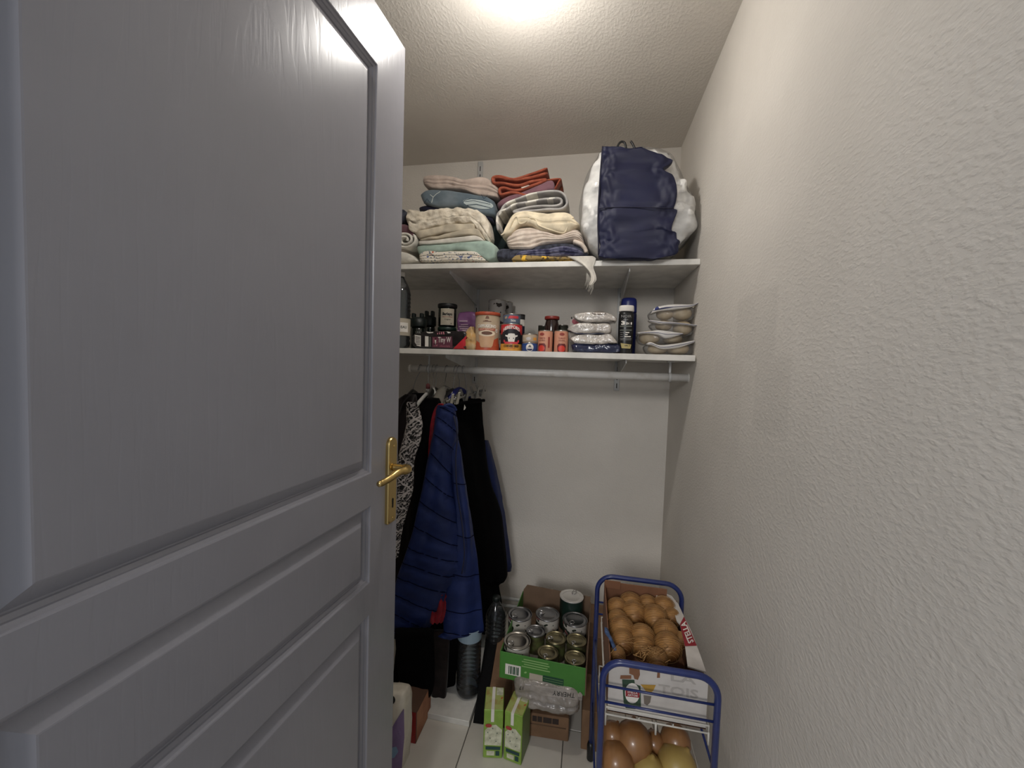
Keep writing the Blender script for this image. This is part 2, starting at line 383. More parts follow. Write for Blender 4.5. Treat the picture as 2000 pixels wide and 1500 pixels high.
ad = nt.nodes.new('ShaderNodeMath'); ad.operation = 'MULTIPLY_ADD'; ad.inputs[1].default_value = .3; L.new(n3.outputs['Fac'], ad.inputs[0]); L.new(iv.outputs[0], ad.inputs[2])
bp = nt.nodes.new('ShaderNodeBump'); bp.inputs['Strength'].default_value = .085; bp.inputs['Distance'].default_value = .0011
L.new(ad.outputs[0], bp.inputs['Height']); L.new(bp.outputs[0], nt.nodes['Principled BSDF'].inputs['Normal'])
DA = math.radians(2.6); DD = Vector((math.sin(DA), math.cos(DA), 0)); DN = Vector((math.cos(DA), -math.sin(DA), 0)); DE = Vector((-.4535, .901, 0))
DW = .786
def dp(s, z, h=0): return DE + DD*s + DN*h + Vector((0, 0, z))
door = thing('door_1', None, None, dp(-DW/2, .01, -.02), kind='structure')
PAN = [(1.06, 1.924), (.8135, .988), (.13, .742)]
vs, fs = [], []
def dq(a): 
    k = len(vs); vs.extend(a); fs.append(tuple(range(k, k+4)))
zz = sorted([.008, 2.04]+[q for p in PAN for q in p]); s0, s1, s2, s3 = -DW, -DW+.112, -.112, -.001
for a, b in ((s0, s1), (s2, s3)): dq([dp(a, zz[0]), dp(b, zz[0]), dp(b, zz[-1]), dp(a, zz[-1])])
for z0, z1 in ((.008, .13), (.742, .8135), (.988, 1.06), (1.924, 2.04)): dq([dp(s1, z0), dp(s2, z0), dp(s2, z1), dp(s1, z1)])
for a, b, c, d in ((dp(s3, .008), dp(s3, .008, -.04), dp(s3, 2.04, -.04), dp(s3, 2.04)), (dp(s0, .008), dp(s0, .008, -.04), dp(s0, 2.04, -.04), dp(s0, 2.04)),
                   (dp(s0, 2.04), dp(s3, 2.04), dp(s3, 2.04, -.04), dp(s0, 2.04, -.04)), (dp(s0, .008), dp(s3, .008), dp(s3, .008, -.04), dp(s0, .008, -.04)),
                   (dp(s0, .008, -.04), dp(s3, .008, -.04), dp(s3, 2.04, -.04), dp(s0, 2.04, -.04))): dq([a, b, c, d])
mk('door_leaf', vs, fs, m_door, door, False)
prof = [(0, 0), (.0018, -.0006), (.0028, -.0030), (.0068, -.0046), (.0076, -.0064), (.0122, -.0088), (.0130, -.0104), (.0148, -.0106), (.0345, -.0008), (.0362, -.0005)]
for z0, z1 in PAN:
    vs, fs = [], []
    for d, h in [(d_, h_*1.3) for d_, h_ in prof]: vs += [dp(s1+d, z0+d, h), dp(s2-d, z0+d, h), dp(s2-d, z1-d, h), dp(s1+d, z1-d, h)]
    for j in range(len(prof)-1):
        for i in range(4): fs.append((j*4+i, j*4+(i+1) % 4, j*4+4+(i+1) % 4, j*4+4+i))
    k = len(vs)-4; fs.append((k, k+1, k+2, k+3))
    mk('door_panel', vs, fs, m_door, door, False)
m_brass = M('satin_brass', (196, 170, 112), .3, 1.0, bump=(90, .04))
pl = []
for i in range(17): a = PI*i/16; pl.append((.0185*math.cos(a), .075+.0185*math.sin(a)))
pl = [(-.0185+.004, -.112), (.0185-.004, -.112), (.0185, -.108)] + pl + [(-.0185, -.108)]
SC = -.0365; ZC = 1.034
vs, fs = [], []; n = len(pl)
for sc, h in ((1, 0), (1, .006), (.95, .0085), (.8, .0095)):
    for a, b in pl: vs.append(dp(SC+a*sc, ZC+b*(1-(1-sc)*.25), h))
for j in range(3):
    for i in range(n): fs.append((j*n+i, j*n+(i+1) % n, j*n+n+(i+1) % n, j*n+n+i))
fs.append(tuple(3*n+i for i in range(n)))
plate = mk('handle_plate', vs, fs, m_brass, door, False); plate['label'] = 'brass handle backplate'
fm_ = flat(dp(SC, ZC, .0095), DD, (0, 0, 1))
mk('keyhole', [dp(SC+x, ZC-.063+z, .0102) for x, z in ell(0, .007, .003, .004, 10, -.3, PI+.3)+[(-.0022, -.012), (.0022, -.012)]], [tuple(range(12))], m_dark, plate, False)
for zb in (.072, -.1):
    lathe('screw', [(.0035, 0), (.0035, .001), (.002, .0015)], dp(SC+.002, ZC+zb, .0095), m_brass, plate, 10, axis=DN)
hb = dp(SC, 1.056, .009)
pts = [hb, hb+DN*.012, hb+DN*.026, hb+DN*.036+DD*.002]
lever = tube('handle_lever', crom([hb, hb+DN*.02, hb+DN*.036-DD*.002, hb+DN*.042-DD*.014, hb+DN*.036-DD*.035+Vector((0, 0, .001)), hb+DN*.03-DD*.06-Vector((0, 0, .006)), hb+DN*.024-DD*.085-Vector((0, 0, .011)), hb+DN*.022-DD*.098-Vector((0, 0, .011))], 5),
     [.0085]*8+[.0108]*6+[.0098]*4+[.0085]*5+[.0078]*5+[.0072]*4+[.0064]*3+[.0045], m_brass, door, 12)
lever['label'] = 'curved brass door lever'

# ---------------------------------------------------------------- lamp
P = W(1015, 8, Z=HT-.105)
lamp = thing('ceiling_bulb', 'bare glowing bulb in a socket on the ceiling', 'light bulb', (P.x, P.y, HT))
m_em = bpy.data.materials.new('glowing_glass'); m_em.use_nodes = True
nt = m_em.node_tree; nt.nodes.clear(); e = nt.nodes.new('ShaderNodeEmission'); e.inputs[0].default_value = (1, .96, .905, 1); e.inputs[1].default_value = BULB
oo = nt.nodes.new('ShaderNodeOutputMaterial'); nt.links.new(e.outputs[0], oo.inputs[0])
lathe('glass_bulb', [(.004, -.033), (.016, -.029), (.026, -.021), (.032, -.008), (.033, .002), (.032, .006)], P, m_em, lamp, 24)
lathe('bulb_collar', [(.0325, .006), (.034, .008), (.033, .014), (.025, .028), (.016, .042)], P, m_white, lamp, 24)
lathe('socket', [(.016, .042), (.019, .044), (.019, .09), (.024, .094)], P, m_white, lamp, 20)
lathe('ceiling_rose', [(.024, .094), (.04, .096), (.044, .1045)], P, m_white, lamp, 24)

# ---------------------------------------------------------------- shelving
box('shelf_board', (XL+.001, US_Y, US_Z-.021), (XR-.001, YB-.001, US_Z), m_white, bev=.0012)
props(bpy.data.objects['shelf_board'], 'upper white shelf board carrying the folded linen', 'shelf', 'white shelf boards')
o = box('shelf_board', (XL+.001, LS_Y, LS_Z-.022), (XR-.006, YB-.001, LS_Z), m_white, bev=.0012)
props(o, 'lower white shelf board carrying the food tins', 'shelf', 'white shelf boards')
RX = [W(936, 400, Y=YB-.013).x, W(1205, 740, Y=YB-.013).x]
zt = [W(938, 311, Y=YB-.013).z, 2.12]; zb = [W(926, 749, Y=YB-.013).z, W(1204, 763, Y=YB-.013).z]
for i in range(2):
    t = thing('shelf_rail', ['slotted white wall rail rising behind the linen stacks', 'slotted white wall rail ending below the bare part of the rod'][i], 'rail', (RX[i], YB, zb[i]), 'slotted wall rails')
    box('channel', (RX[i]-.0125, YB-.013, zb[i]), (RX[i]+.0125, YB, min(zt[i], HT-.01)), m_metal, t, .001)
    g = []; z = zb[i]+.012
    while z < zt[i]-.02:
        for x, ww in ((-.0015, .003),):
            if min(abs(z+.012-US_Z+.01), abs(z+.012-LS_Z+.01)) > .03:
                g.append(([Vector((RX[i]+a, YB-.0134, z+b)) for a, b in ((-.002, 0), (.002, 0), (.002, .024), (-.002, .024))], [(0, 1, 2, 3)]))
        z += .04
    s = join('slots', g, m_dark, t, False); s['kind'] = 'stuff'
for i, (yf, zs, sl) in enumerate(((US_Y+.035, US_Z-.021, 'upper'), (LS_Y+.03, LS_Z-.022, 'lower'))):
    for k in range(2):
        x = RX[k]+(0 if k == 0 else .002)
        t = thing('shelf_bracket', 'white tapered bracket under the %s shelf on the %s rail' % (sl, ('left', 'right')[k]), 'bracket', (x, YB-.02, zs), 'white shelf brackets')
        hb_ = .085 if i == 0 else .075
        pr = [(yf, zs-.0005), (YB-.0135, zs-.0005), (YB-.0135, zs-hb_), (YB-.03, zs-hb_), (yf, zs-.014)]
        v = [Vector((x+s*.002, a, b)) for s in (-1, 1) for a, b in pr]; n = 5
        mk('bracket_arm', v, [tuple(range(n-1, -1, -1)), tuple(range(n, 2*n))]+[(a, (a+1) % n, n+(a+1) % n, n+a) for a in range(n)], m_metal, t, False)
        box('hook_tab', (x-.0016, YB-.0135, zs-hb_+.008), (x+.0016, YB-.009, zs-.01), m_metal, t, 0)
# hanging rod and its two supports
xr0, xr1 = W(803, 720, Y=ROD_Y).x, W(1345, 738, Y=ROD_Y).x
rod = thing('hanging_rod', 'white round clothes rod hanging under the lower shelf', 'rod', ((xr0+xr1)/2, ROD_Y, ROD_Z-ROD_R))
m_rod = M('scuffed_white_tube', (214, 212, 208), .35, var=(30, (196, 192, 184), .5, .75))
tube('rod_tube', [(xr0, ROD_Y, ROD_Z), (xr1, ROD_Y, ROD_Z)], ROD_R, m_rod, rod, 28)
for x, s in ((xr0, -1), (xr1, 1)):
    lathe('end_cap', [(ROD_R*1.06, -.003), (ROD_R*1.08, .006), (ROD_R*.9, .009)], (x, ROD_Y, ROD_Z), m_white, rod, 24, axis=(s, 0, 0))
for px, lab in ((838, 'white rod support near the clothes hangers'), (1309, 'white rod support near the right wall')):
    x = W(px, 715, Y=ROD_Y).x
    t = thing('rod_support', lab, 'support', (x, ROD_Y, ROD_Z), 'rod supports')
    v, f = [], []
    for k in range(25):
        a = -PI*.5+2*PI*k/24
        for r in (ROD_R+.0006, ROD_R+.003):
            for dx in (-.005, .005): v.append(Vector((x+dx, ROD_Y+r*math.cos(a), ROD_Z+r*math.sin(a))))
    for k in range(24):
        b = k*4
        for q in ((0, 1, 5, 4), (2, 3, 7, 6), (0, 2, 6, 4), (1, 3, 7, 5)): f.append(tuple(b+i for i in q))
    mk('ring', v, f, m_metal, t)
    box('strap', (x-.004, ROD_Y-.0015, ROD_Z+ROD_R+.001), (x+.004, ROD_Y+.0015, LS_Z-.0225), m_metal, t, .0005)
    box('fixing_plate', (x-.012, ROD_Y-.014, LS_Z-.0265), (x+.012, ROD_Y+.014, LS_Z-.0222), m_metal, t, .001)

# ---------------------------------------------------------------- upper shelf: left linen stack
Y1 = 1.61
def soft(label, cat, name, *a, kind='fold', **k):
    o = {'fold': fold, 'ribbon': ribbon, 'lump': lump, 'drape': drape}[kind](name, *a, **k); return props(o, label, cat, 'folded linen on the upper shelf')
f_taupe = fab('taupe_cotton', (190, 172, 160)); f_blue = fab('slate_print', (116, 126, 132), (92, 104, 112), 9)
f_navy = fab('navy_jersey', (34, 34, 52)); f_cream = M('cream_wool', (232, 222, 204), .95, bump=(70, .6, .007), var=(40, (212, 200, 180)), spec=.1, sheen=.2)
f_beige = fab('beige_cotton', (206, 194, 172)); f_white = fab('white_cotton', (232, 226, 214)); f_mint = fab('mint_cotton', (168, 188, 176))
f_mauve = fab('mauve_fleece', (122, 88, 96)); f_rust = fab('rust_fleece', (158, 84, 62), (136, 68, 50), 40, .5)
f_green = fab('dark_green_wool', (30, 40, 40)); f_grey = fab('light_grey_fleece', (180, 176, 172)); f_lwhite = fab('striped_white', (236, 231, 220))
f_ivory = fab('ivory_blanket', (238, 223, 194)); f_fleece = fab('off_white_fleece', (226, 212, 198), (206, 190, 176), 30, .6)
f_char = fab('charcoal_knit', (44, 46, 54), (70, 72, 84), 60, .8); f_tan = fab('tan_fringe', (150, 122, 74), (100, 84, 60), 60, .8)
def printed(name, base, spots, scale=55):
    m = M(name, base, .92, bump=(420, .2), spec=.15); nt = m.node_tree; L = nt.links; b = nt.nodes['Principled BSDF']
    tc = nt.nodes.new('ShaderNodeTexCoord'); prev = None
    for i, (rgb, sc, th) in enumerate(spots):
        v = nt.nodes.new('ShaderNodeTexNoise'); v.inputs['Scale'].default_value = sc; v.inputs['Detail'].default_value = 1.5
        mp = nt.nodes.new('ShaderNodeMapping'); mp.inputs['Location'].default_value = (i*3.7, i*1.9, i*5.1); L.new(tc.outputs['Object'], mp.inputs[0]); L.new(mp.outputs[0], v.inputs['Vector'])
        r = nt.nodes.new('ShaderNodeValToRGB'); r.color_ramp.interpolation = 'CONSTANT'; r.color_ramp.elements[0].color = (0, 0, 0, 1); r.color_ramp.elements[1].position = th; r.color_ramp.elements[1].color = (1, 1, 1, 1)
        L.new(v.outputs['Fac'], r.inputs[0])
        mx = nt.nodes.new('ShaderNodeMix'); mx.data_type = 'RGBA'; mx.inputs['B'].default_value = (*lin(rgb), 1)
        if prev: L.new(prev, mx.inputs['A'])
        else: mx.inputs['A'].default_value = (*lin(base), 1)
        L.new(r.outputs[0], mx.inputs['Factor']); prev = mx.outputs['Result']
    L.new(prev, b.inputs['Base Color']); return m
f_floral = printed('floral_cotton', (228, 220, 206), [((120, 124, 130), 130, .60), ((110, 120, 156), 55, .66), ((196, 120, 96), 48, .70)])
soft('taupe folded sheet on top of the left linen stack', 'sheet', 'folded_sheet', [(824, 350), (832, 339), (870, 341), (905, 347), (945, 344), (970, 362)], [(826, 360), (842, 366), (870, 367), (905, 372), (938, 380), (974, 386)], Y1+.02, .3, f_taupe, r=.014, amp=.007, seed=1, grooves=(.42, .66), gd=.014)
o = soft('slate blue printed cloth with pale leaf drawings under the taupe sheet', 'cloth', 'printed_cloth', [(817, 375), (845, 368), (900, 373), (940, 379), (962, 386)], [(826, 395), (850, 402), (900, 404), (940, 416), (966, 420)], Y1+.01, .3, f_blue, r=.016, amp=.004, seed=2)
m_leaf = M('pale_print', (176, 186, 184), .9); m_line = M('dark_print', (52, 66, 78), .9)
def leaf(cx, cy, rx, ry, rot): return [(cx+rx*math.cos(t)*math.cos(rot)-ry*math.sin(t)*math.sin(rot), cy+rx*math.cos(t)*math.sin(rot)+ry*math.sin(t)*math.cos(rot)) for t in [2*PI*i/18 for i in range(18)]]
ob = onto(o)
decal('leaf_print', pbm([leaf(934, 398, 30, 9, .16)]), ob, m_leaf, o, step=3, ystep=2, off=.0006)
def stroke(pts, w, mat, par, nm='line_print', off=.0012):
    pts = [Vector((x, y, 0)) for x, y in pts]; pl = []
    for a, b in zip(pts[:-1], pts[1:]):
        n = Vector((-(b-a).y, (b-a).x, 0)).normalized()*w/2; pl.append([tuple((a+n)[:2]), tuple((b+n)[:2]), tuple((b-n)[:2]), tuple((a-n)[:2])])
    decal(nm, pbm(pl), onto(par), mat, par, step=2.5, off=off)
m_lt = M('light_line_print', (190, 196, 190), .9)
stroke([(904, 396), (908, 391), (920, 388), (940, 390), (958, 396)], 1.2, m_line, o); stroke([(912, 401), (930, 399), (958, 406)], 1.4, m_line, o); stroke([(908, 394), (925, 392), (958, 399)], 1.0, m_line, o)
stroke([(843, 396), (846, 385), (852, 379), (860, 374)], 1.2, m_lt, o); stroke([(846, 385), (840, 380)], 1.2, m_lt, o); stroke([(828, 398), (834, 388), (840, 396)], 1.0, m_line, o); stroke([(940, 380), (945, 388), (952, 382)], 1.0, m_line, o)
soft('dark navy folded top between the blue print and the cream knit', 'garment', 'dark_pullover', [(817, 404), (840, 401), (880, 402), (925, 408), (960, 418)], [(818, 412), (850, 412), (890, 412), (930, 420), (962, 432)], Y1+.03, .25, f_navy, r=.012, seed=3)
o = soft('thick cream cable knit blanket in the left linen stack', 'blanket', 'knit_blanket', [(789, 418), (797, 404), (815, 409), (850, 404), (900, 402), (930, 407), (950, 425), (957, 455)], [(792, 437), (806, 453), (830, 447), (860, 440), (900, 434), (925, 442), (940, 460), (954, 470)], Y1, .3, f_cream, r=.03, amp=.008, fr=36, seed=4, nu=60, nv=22, grooves=(.6,), gd=.012)
soft('beige cotton sheet folded twice beneath the cream knit blanket', 'sheet', 'folded_sheet', [(807, 452), (830, 446), (870, 438), (925, 434)], [(818, 466), (850, 458), (880, 455), (925, 447)], Y1-.005, .28, f_beige, r=.009, amp=.005, seed=5)
soft('second beige sheet lying just above the white sheet', 'sheet', 'folded_sheet', [(818, 467), (850, 460), (880, 454), (927, 446), (940, 456)], [(821, 471), (850, 466), (880, 463), (925, 459), (948, 470)], Y1-.005, .28, f_beige, r=.008, amp=.005, seed=6)
soft('thin white sheet between the beige sheets and the mint sheet', 'sheet', 'folded_sheet', [(816, 468), (850, 468), (880, 464), (922, 459), (938, 462)], [(817, 477), (850, 476), (890, 474), (925, 470), (948, 471)], Y1-.004, .28, f_white, r=.01, amp=.002, seed=7)
soft('smooth mint green sheet above the floral sheet', 'sheet', 'folded_sheet', [(811, 480), (815, 478), (850, 477), (900, 473), (950, 470), (968, 476)], [(817, 496), (830, 494), (870, 491), (910, 490), (950, 506), (966, 503)], Y1-.008, .3, f_mint, r=.010, amp=.004, seed=8)
o = soft('white sheet with small flowers at the bottom of the left stack', 'sheet', 'floral_sheet', [(817, 494), (835, 490), (880, 490), (925, 491), (935, 496)], [(818, 509.5), (840, 509.3), (880, 508.6), (930, 508), (950, 507.3)], Y1-.012, .28, f_floral, r=.008, amp=.004, seed=9, grooves=(.45, .75), gd=.012)
soft('dark green garment stuffed behind the left linen stack', 'garment', 'dark_garment', [(948, 420), (965, 400), (985, 395), (990, 430), (992, 500), (960, 506), (955, 480)], Y1+.08, .22, f_green, kind='lump', bulge=.05, amp=.01, seed=10)
# left edge rolls
def swirl(cx, cy, rx, ry, turns=2.2, n=22): return [(cx+rx*(1-.8*i/n)*math.cos(-.6+turns*2*PI*i/n), cy+ry*(1-.8*i/n)*math.sin(-.6+turns*2*PI*i/n)) for i in range(n+1)]
soft('white towel rolled up at the far left of the upper shelf', 'towel', 'rolled_towel', swirl(789, 467, 22, 17), .011, Y1-.01, .3, f_lwhite, kind='ribbon', amp=.004, seed=11)
soft('white folded towel lying under the rolled towel at far left', 'towel', 'folded_towel', [(765, 492), (785, 490), (800, 495), (813, 506)], [(765, 511), (785, 510.5), (800, 510), (814, 509.8)], Y1-.01, .3, f_lwhite, r=.02, seed=12)
soft('mauve folded cloth at the far left above the rolled towel', 'cloth', 'folded_cloth', [(760, 438), (785, 436), (797, 440), (808, 452)], [(760, 452), (780, 452), (795, 458), (808, 464)], Y1+.01, .26, f_mauve, r=.016, seed=13)
soft('dark grey cloth peeking out at the far left beside the cream knit', 'cloth', 'folded_cloth', [(765, 406), (785, 406), (791, 415)], [(765, 434), (783, 434), (791, 432)], Y1+.03, .24, f_char, r=.016, seed=14)

# middle linen stack
Y2 = 1.615
o = soft('rust orange throw folded in loops atop the middle linen stack', 'throw', 'folded_throw',
     [(1062, 374), (1030, 380), (1000, 375), (978, 379), (975, 369), (984, 366), (1010, 371), (1040, 361), (1066, 350), (1040, 353), (1012, 361), (982, 357), (964, 356), (964, 346), (976, 345), (1000, 350), (1030, 347), (1069, 337), (1040, 341), (1010, 346), (985, 340), (964, 350)][:18] , .0125, Y2+.01, .26, f_rust, kind='ribbon', amp=.003, seed=21)
ribbon('top_layers', [(962, 354), (962, 346), (976, 343), (1002, 349), (1032, 341), (1069, 328)], .011, Y2+.008, .26, f_rust, o, seed=22)
ribbon('tail_fold', [(1060, 352), (1078, 350), (1094, 349), (1092, 353), (1082, 369), (1072, 368)], .008, Y2+.02, .2, f_rust, o, seed=22)
soft('mauve fleece blanket folded beneath the rust throw', 'blanket', 'folded_blanket', [(968, 394), (990, 383), (1020, 373), (1050, 359), (1078, 350), (1084, 368)], [(972, 406), (985, 400), (1010, 389), (1045, 378), (1070, 372), (1084, 371)], Y2+.012, .28, f_mauve, r=.02, amp=.003, seed=23)
decal('care_label', pbm([[(1018, 366), (1033, 361), (1034, 363), (1019, 368)]]), onto(bpy.data.objects['folded_blanket'], (bpy.data.objects['folded_throw'],)), f_white, bpy.data.objects['folded_blanket'])
sg = soft('grey and white striped blanket rolled over in the middle stack', 'blanket', 'striped_blanket',
     [(972, 450), (970, 428), (974, 414), (990, 407), (1004, 399), (1030, 394), (1060, 389), (1086, 386), (1096, 390), (1094, 398), (1080, 401), (1040, 403), (1008, 410), (1006, 413), (1040, 411), (1070, 408), (1096, 407), (1107, 397), (1104, 383), (1092, 374), (1070, 373), (1040, 378), (1010, 388), (985, 400), (974, 420)],
     .011, Y2, .28, [f_grey, f_lwhite], kind='ribbon', amp=.003, seed=24, stripe=lambda i, m: int((i//5) % 2) if (i < m*.28 or i > m*.84) else 0)
soft('ivory blanket with a draped hem in the middle stack', 'blanket', 'draped_blanket', [(978, 458), (990, 430), (1002, 414), (1030, 409), (1070, 411), (1110, 410), (1122, 424), (1132, 432)], [(982, 462), (1000, 455), (1012, 440), (1035, 437), (1060, 450), (1100, 455), (1118, 446), (1132, 436)], Y2-.012, .26, f_ivory, r=.03, amp=.006, seed=25, grooves=(.25, .55), gd=.012)
hob = onto(bpy.data.objects['draped_blanket'])
tube('hem', crom([hob(x, y, 0) for x, y in [(979, 459), (992, 450), (1003, 428), (1010, 424), (1014, 436), (1024, 435), (1036, 426), (1046, 429), (1052, 440), (1075, 449), (1098, 455), (1106, 450), (1110, 434), (1120, 424)]], 5), .0032, f_ivory, bpy.data.objects['draped_blanket'], 7)
soft('thick off-white fleece blanket folded in soft layers above the dark throw', 'blanket', 'fleece_blanket', [(984, 462), (1000, 448), (1020, 440), (1050, 444), (1090, 456), (1118, 446), (1134, 444)], [(988, 478), (1000, 486), (1030, 487), (1060, 476), (1100, 473), (1130, 468), (1146, 482)], Y2-.004, .28, f_fleece, r=.045, amp=.006, seed=26, grooves=(.2, .42, .62, .8), gd=.02, nv=26)
ribbon('corner_tail', [(1120, 470), (1134, 476), (1142, 484), (1145, 492)], .016, Y2-.005, .05, f_fleece, bpy.data.objects['fleece_blanket'], seed=27)
soft('black woollen throw squashed under the off-white fleece', 'throw', 'dark_throw', [(966, 497), (975, 486), (1000, 484), (1050, 478), (1100, 472), (1140, 482), (1152, 499)], [(970, 505), (1000, 506), (1050, 503), (1100, 499), (1140, 500), (1152, 502)], Y2+.012, .27, f_char, r=.02, amp=.006, seed=28)
soft('navy knitted scarf with grey edging near the shelf front', 'scarf', 'knitted_scarf', [(1003, 499), (1020, 488), (1060, 484), (1090, 480), (1120, 483), (1140, 492)], [(1003, 505), (1020, 504.5), (1060, 502), (1100, 501), (1140, 500)], Y2-.01, .22, fab('indigo_knit', (50, 50, 76), (104, 104, 126), 50, .9), r=.014, amp=.005, seed=29, grooves=(.35, .6))
t = soft('tan and yellow scarf at shelf edge with a frayed white end hanging down', 'scarf', 'hanging_scarf', [(999, 505), (1010, 498), (1040, 498), (1070, 500), (1095, 501), (1112, 501), (1125, 500)], [(999, 507.5), (1020, 508), (1050, 506), (1080, 505.5), (1110, 506.5), (1125, 506)], US_Y+.012, .2, printed('tan_yellow_knit', (150, 128, 84), [((226, 180, 70), 16, .52), ((90, 78, 60), 90, .6)]), r=.006, amp=.002, seed=30)
YF_ = US_Y-.004
rows = [(500, 1108, 1158), (504, 1116, 1164), (512, 1130, 1162), (522, 1143, 1159), (534, 1152, 1163), (545, 1154, 1165), (552, 1151, 1160), (556, 1150, 1155)]
drape('white_end', rows, YF_-.006, YF_-.006, .012, f_white, t, nf=4, fa=.003, wr=.002, N=28, sub=4)
g = []
for i in range(9):
    p = W(1146+i*1.6, 532+2.2*i, Y=YF_-.006); g.append(tubegeo([p, p+Vector((.002*nz((i, 0, 0)), -.004, -.03)), p+Vector((-.006+.01*nz((i, 3, 1)), -.003, -.045-.02*random.random()))], .0006, 4))
join('fringe', g, f_white, t)
# ---------------------------------------------------------------- duvet bag
bag = thing('duvet_bag', 'clear duvet storage bag with a navy front panel beside the right wall', 'bag', W(1247, 501, Y=1.76))
outl = [(1176, 294), (1163, 312), (1148, 339), (1139, 365), (1134, 393), (1131, 415), (1135, 446), (1148, 478), (1167, 497), (1210, 502), (1260, 502), (1305, 499), (1329, 482), (1347, 460), (1364, 444), (1361, 420), (1357, 393), (1345, 366), (1334, 345), (1322, 322), (1312, 303), (1287, 290), (1230, 285)]
m_duvet = M('white_duvet', (238, 236, 232), .85, bump=(11, .7, .03), spec=.2)
for s in range(1): d_ = lump('duvet', outl, 1.545, .33, m_duvet, bag, bulge=.05, amp=.026, fr=22, seed=41, rings=20, grow=-.03, fine=.5)
def film(name, tint, haze=.06, ro=.1, bump=None, fr=1.45, rim=1.0):
    "thin clear plastic: see-through, a little milky, glossy"
    m = bpy.data.materials.new(name); m.use_nodes = True; nt = m.node_tree; nt.nodes.clear(); L = nt.links
    tr_ = nt.nodes.new('ShaderNodeBsdfTransparent'); tr_.inputs[0].default_value = (*lin(tint), 1); df = nt.nodes.new('ShaderNodeBsdfDiffuse'); df.inputs[0].default_value = (.8, .8, .8, 1)
    gl = nt.nodes.new('ShaderNodeBsdfGlossy'); gl.inputs['Roughness'].default_value = ro; fn = nt.nodes.new('ShaderNodeFresnel'); fn.inputs[0].default_value = fr
    m1 = nt.nodes.new('ShaderNodeMixShader'); m1.inputs[0].default_value = haze; m2 = nt.nodes.new('ShaderNodeMixShader'); oo = nt.nodes.new('ShaderNodeOutputMaterial')
    L.new(tr_.outputs[0], m1.inputs[1]); L.new(df.outputs[0], m1.inputs[2]); fm_2 = nt.nodes.new('ShaderNodeMath'); fm_2.operation = 'MULTIPLY'; fm_2.inputs[1].default_value = rim; L.new(fn.outputs[0], fm_2.inputs[0]); L.new(fm_2.outputs[0], m2.inputs[0]); L.new(m1.outputs[0], m2.inputs[1]); L.new(gl.outputs[0], m2.inputs[2]); L.new(m2.outputs[0], oo.inputs[0])
    if bump:
        tc = nt.nodes.new('ShaderNodeTexCoord'); nn = nt.nodes.new('ShaderNodeTexNoise'); nn.inputs['Scale'].default_value = bump[0]; L.new(tc.outputs['Object'], nn.inputs['Vector'])
        bp = nt.nodes.new('ShaderNodeBump'); bp.inputs['Strength'].default_value = bump[1]; bp.inputs['Distance'].default_value = .006; L.new(nn.outputs['Fac'], bp.inputs['Height']); L.new(bp.outputs[0], gl.inputs['Normal']); L.new(bp.outputs[0], fn.inputs['Normal'])
    return m
m_clear = film('clear_vinyl', (250, 250, 250), .06, .1, (14, .6), 1.5, .5)
lump('clear_cover', outl, 1.54, .34, m_clear, bag, bulge=.055, amp=.010, fr=12, seed=44, rings=14)
m_nvy = M('navy_nonwoven', (27, 30, 60), .55, bump=(900, .25, .001), var=(6, (24, 26, 52)), spec=.35)
rows = [(284, 1177, 1203), (288, 1176, 1240), (296, 1176, 1278), (305, 1175, 1300), (312, 1175, 1315), (320, 1174, 1308), (328, 1174, 1296), (336, 1173, 1304), (347, 1172, 1318), (362, 1171, 1322), (378, 1170, 1323), (395, 1169, 1320), (405, 1168, 1317), (409, 1168, 1324), (420, 1168, 1321), (436, 1168, 1314), (448, 1169, 1313), (452, 1169, 1323), (466, 1170, 1323), (471, 1171, 1330), (478, 1173, 1326), (488, 1170, 1326), (496, 1169, 1317), (501, 1169, 1306), (503.5, 1180, 1290)]
pan = drape('front_panel', rows, 1.525, 1.522, .034, m_nvy, bag, nf=2, fa=.004, seed=3, N=120, sub=3, wr=.011, sq=.3); pan['label'] = 'navy fabric front panel'
g = [tubegeo(crom([W(x, y, Y=1.518) for x, y in q], 5), .0018, 5) for q in ([(1170, 407), (1200, 405), (1250, 405), (1316, 407)],)]
join('stitched_seam', g, M('dark_navy_tape', (26, 26, 48), .8), bag)
tube('edge_piping', crom([W(x, y, Y=1.53) for x, y in ((1177, 286), (1175, 310), (1172, 350), (1169, 400), (1168, 440), (1169, 470), (1169, 498))], 4), .003, MATS['dark_navy_tape'], bag, 6)
tube('handle', crom([W(x, y, Y=1.56) for x, y in ((1205, 294), (1207, 284), (1213, 277), (1220, 279), (1223, 290))], 5), .004, m_black, bag, 8)
tube('handle', crom([W(x, y, Y=1.56) for x, y in ((1232, 276), (1236, 282), (1240, 291))], 5), .0042, m_black, bag, 8)

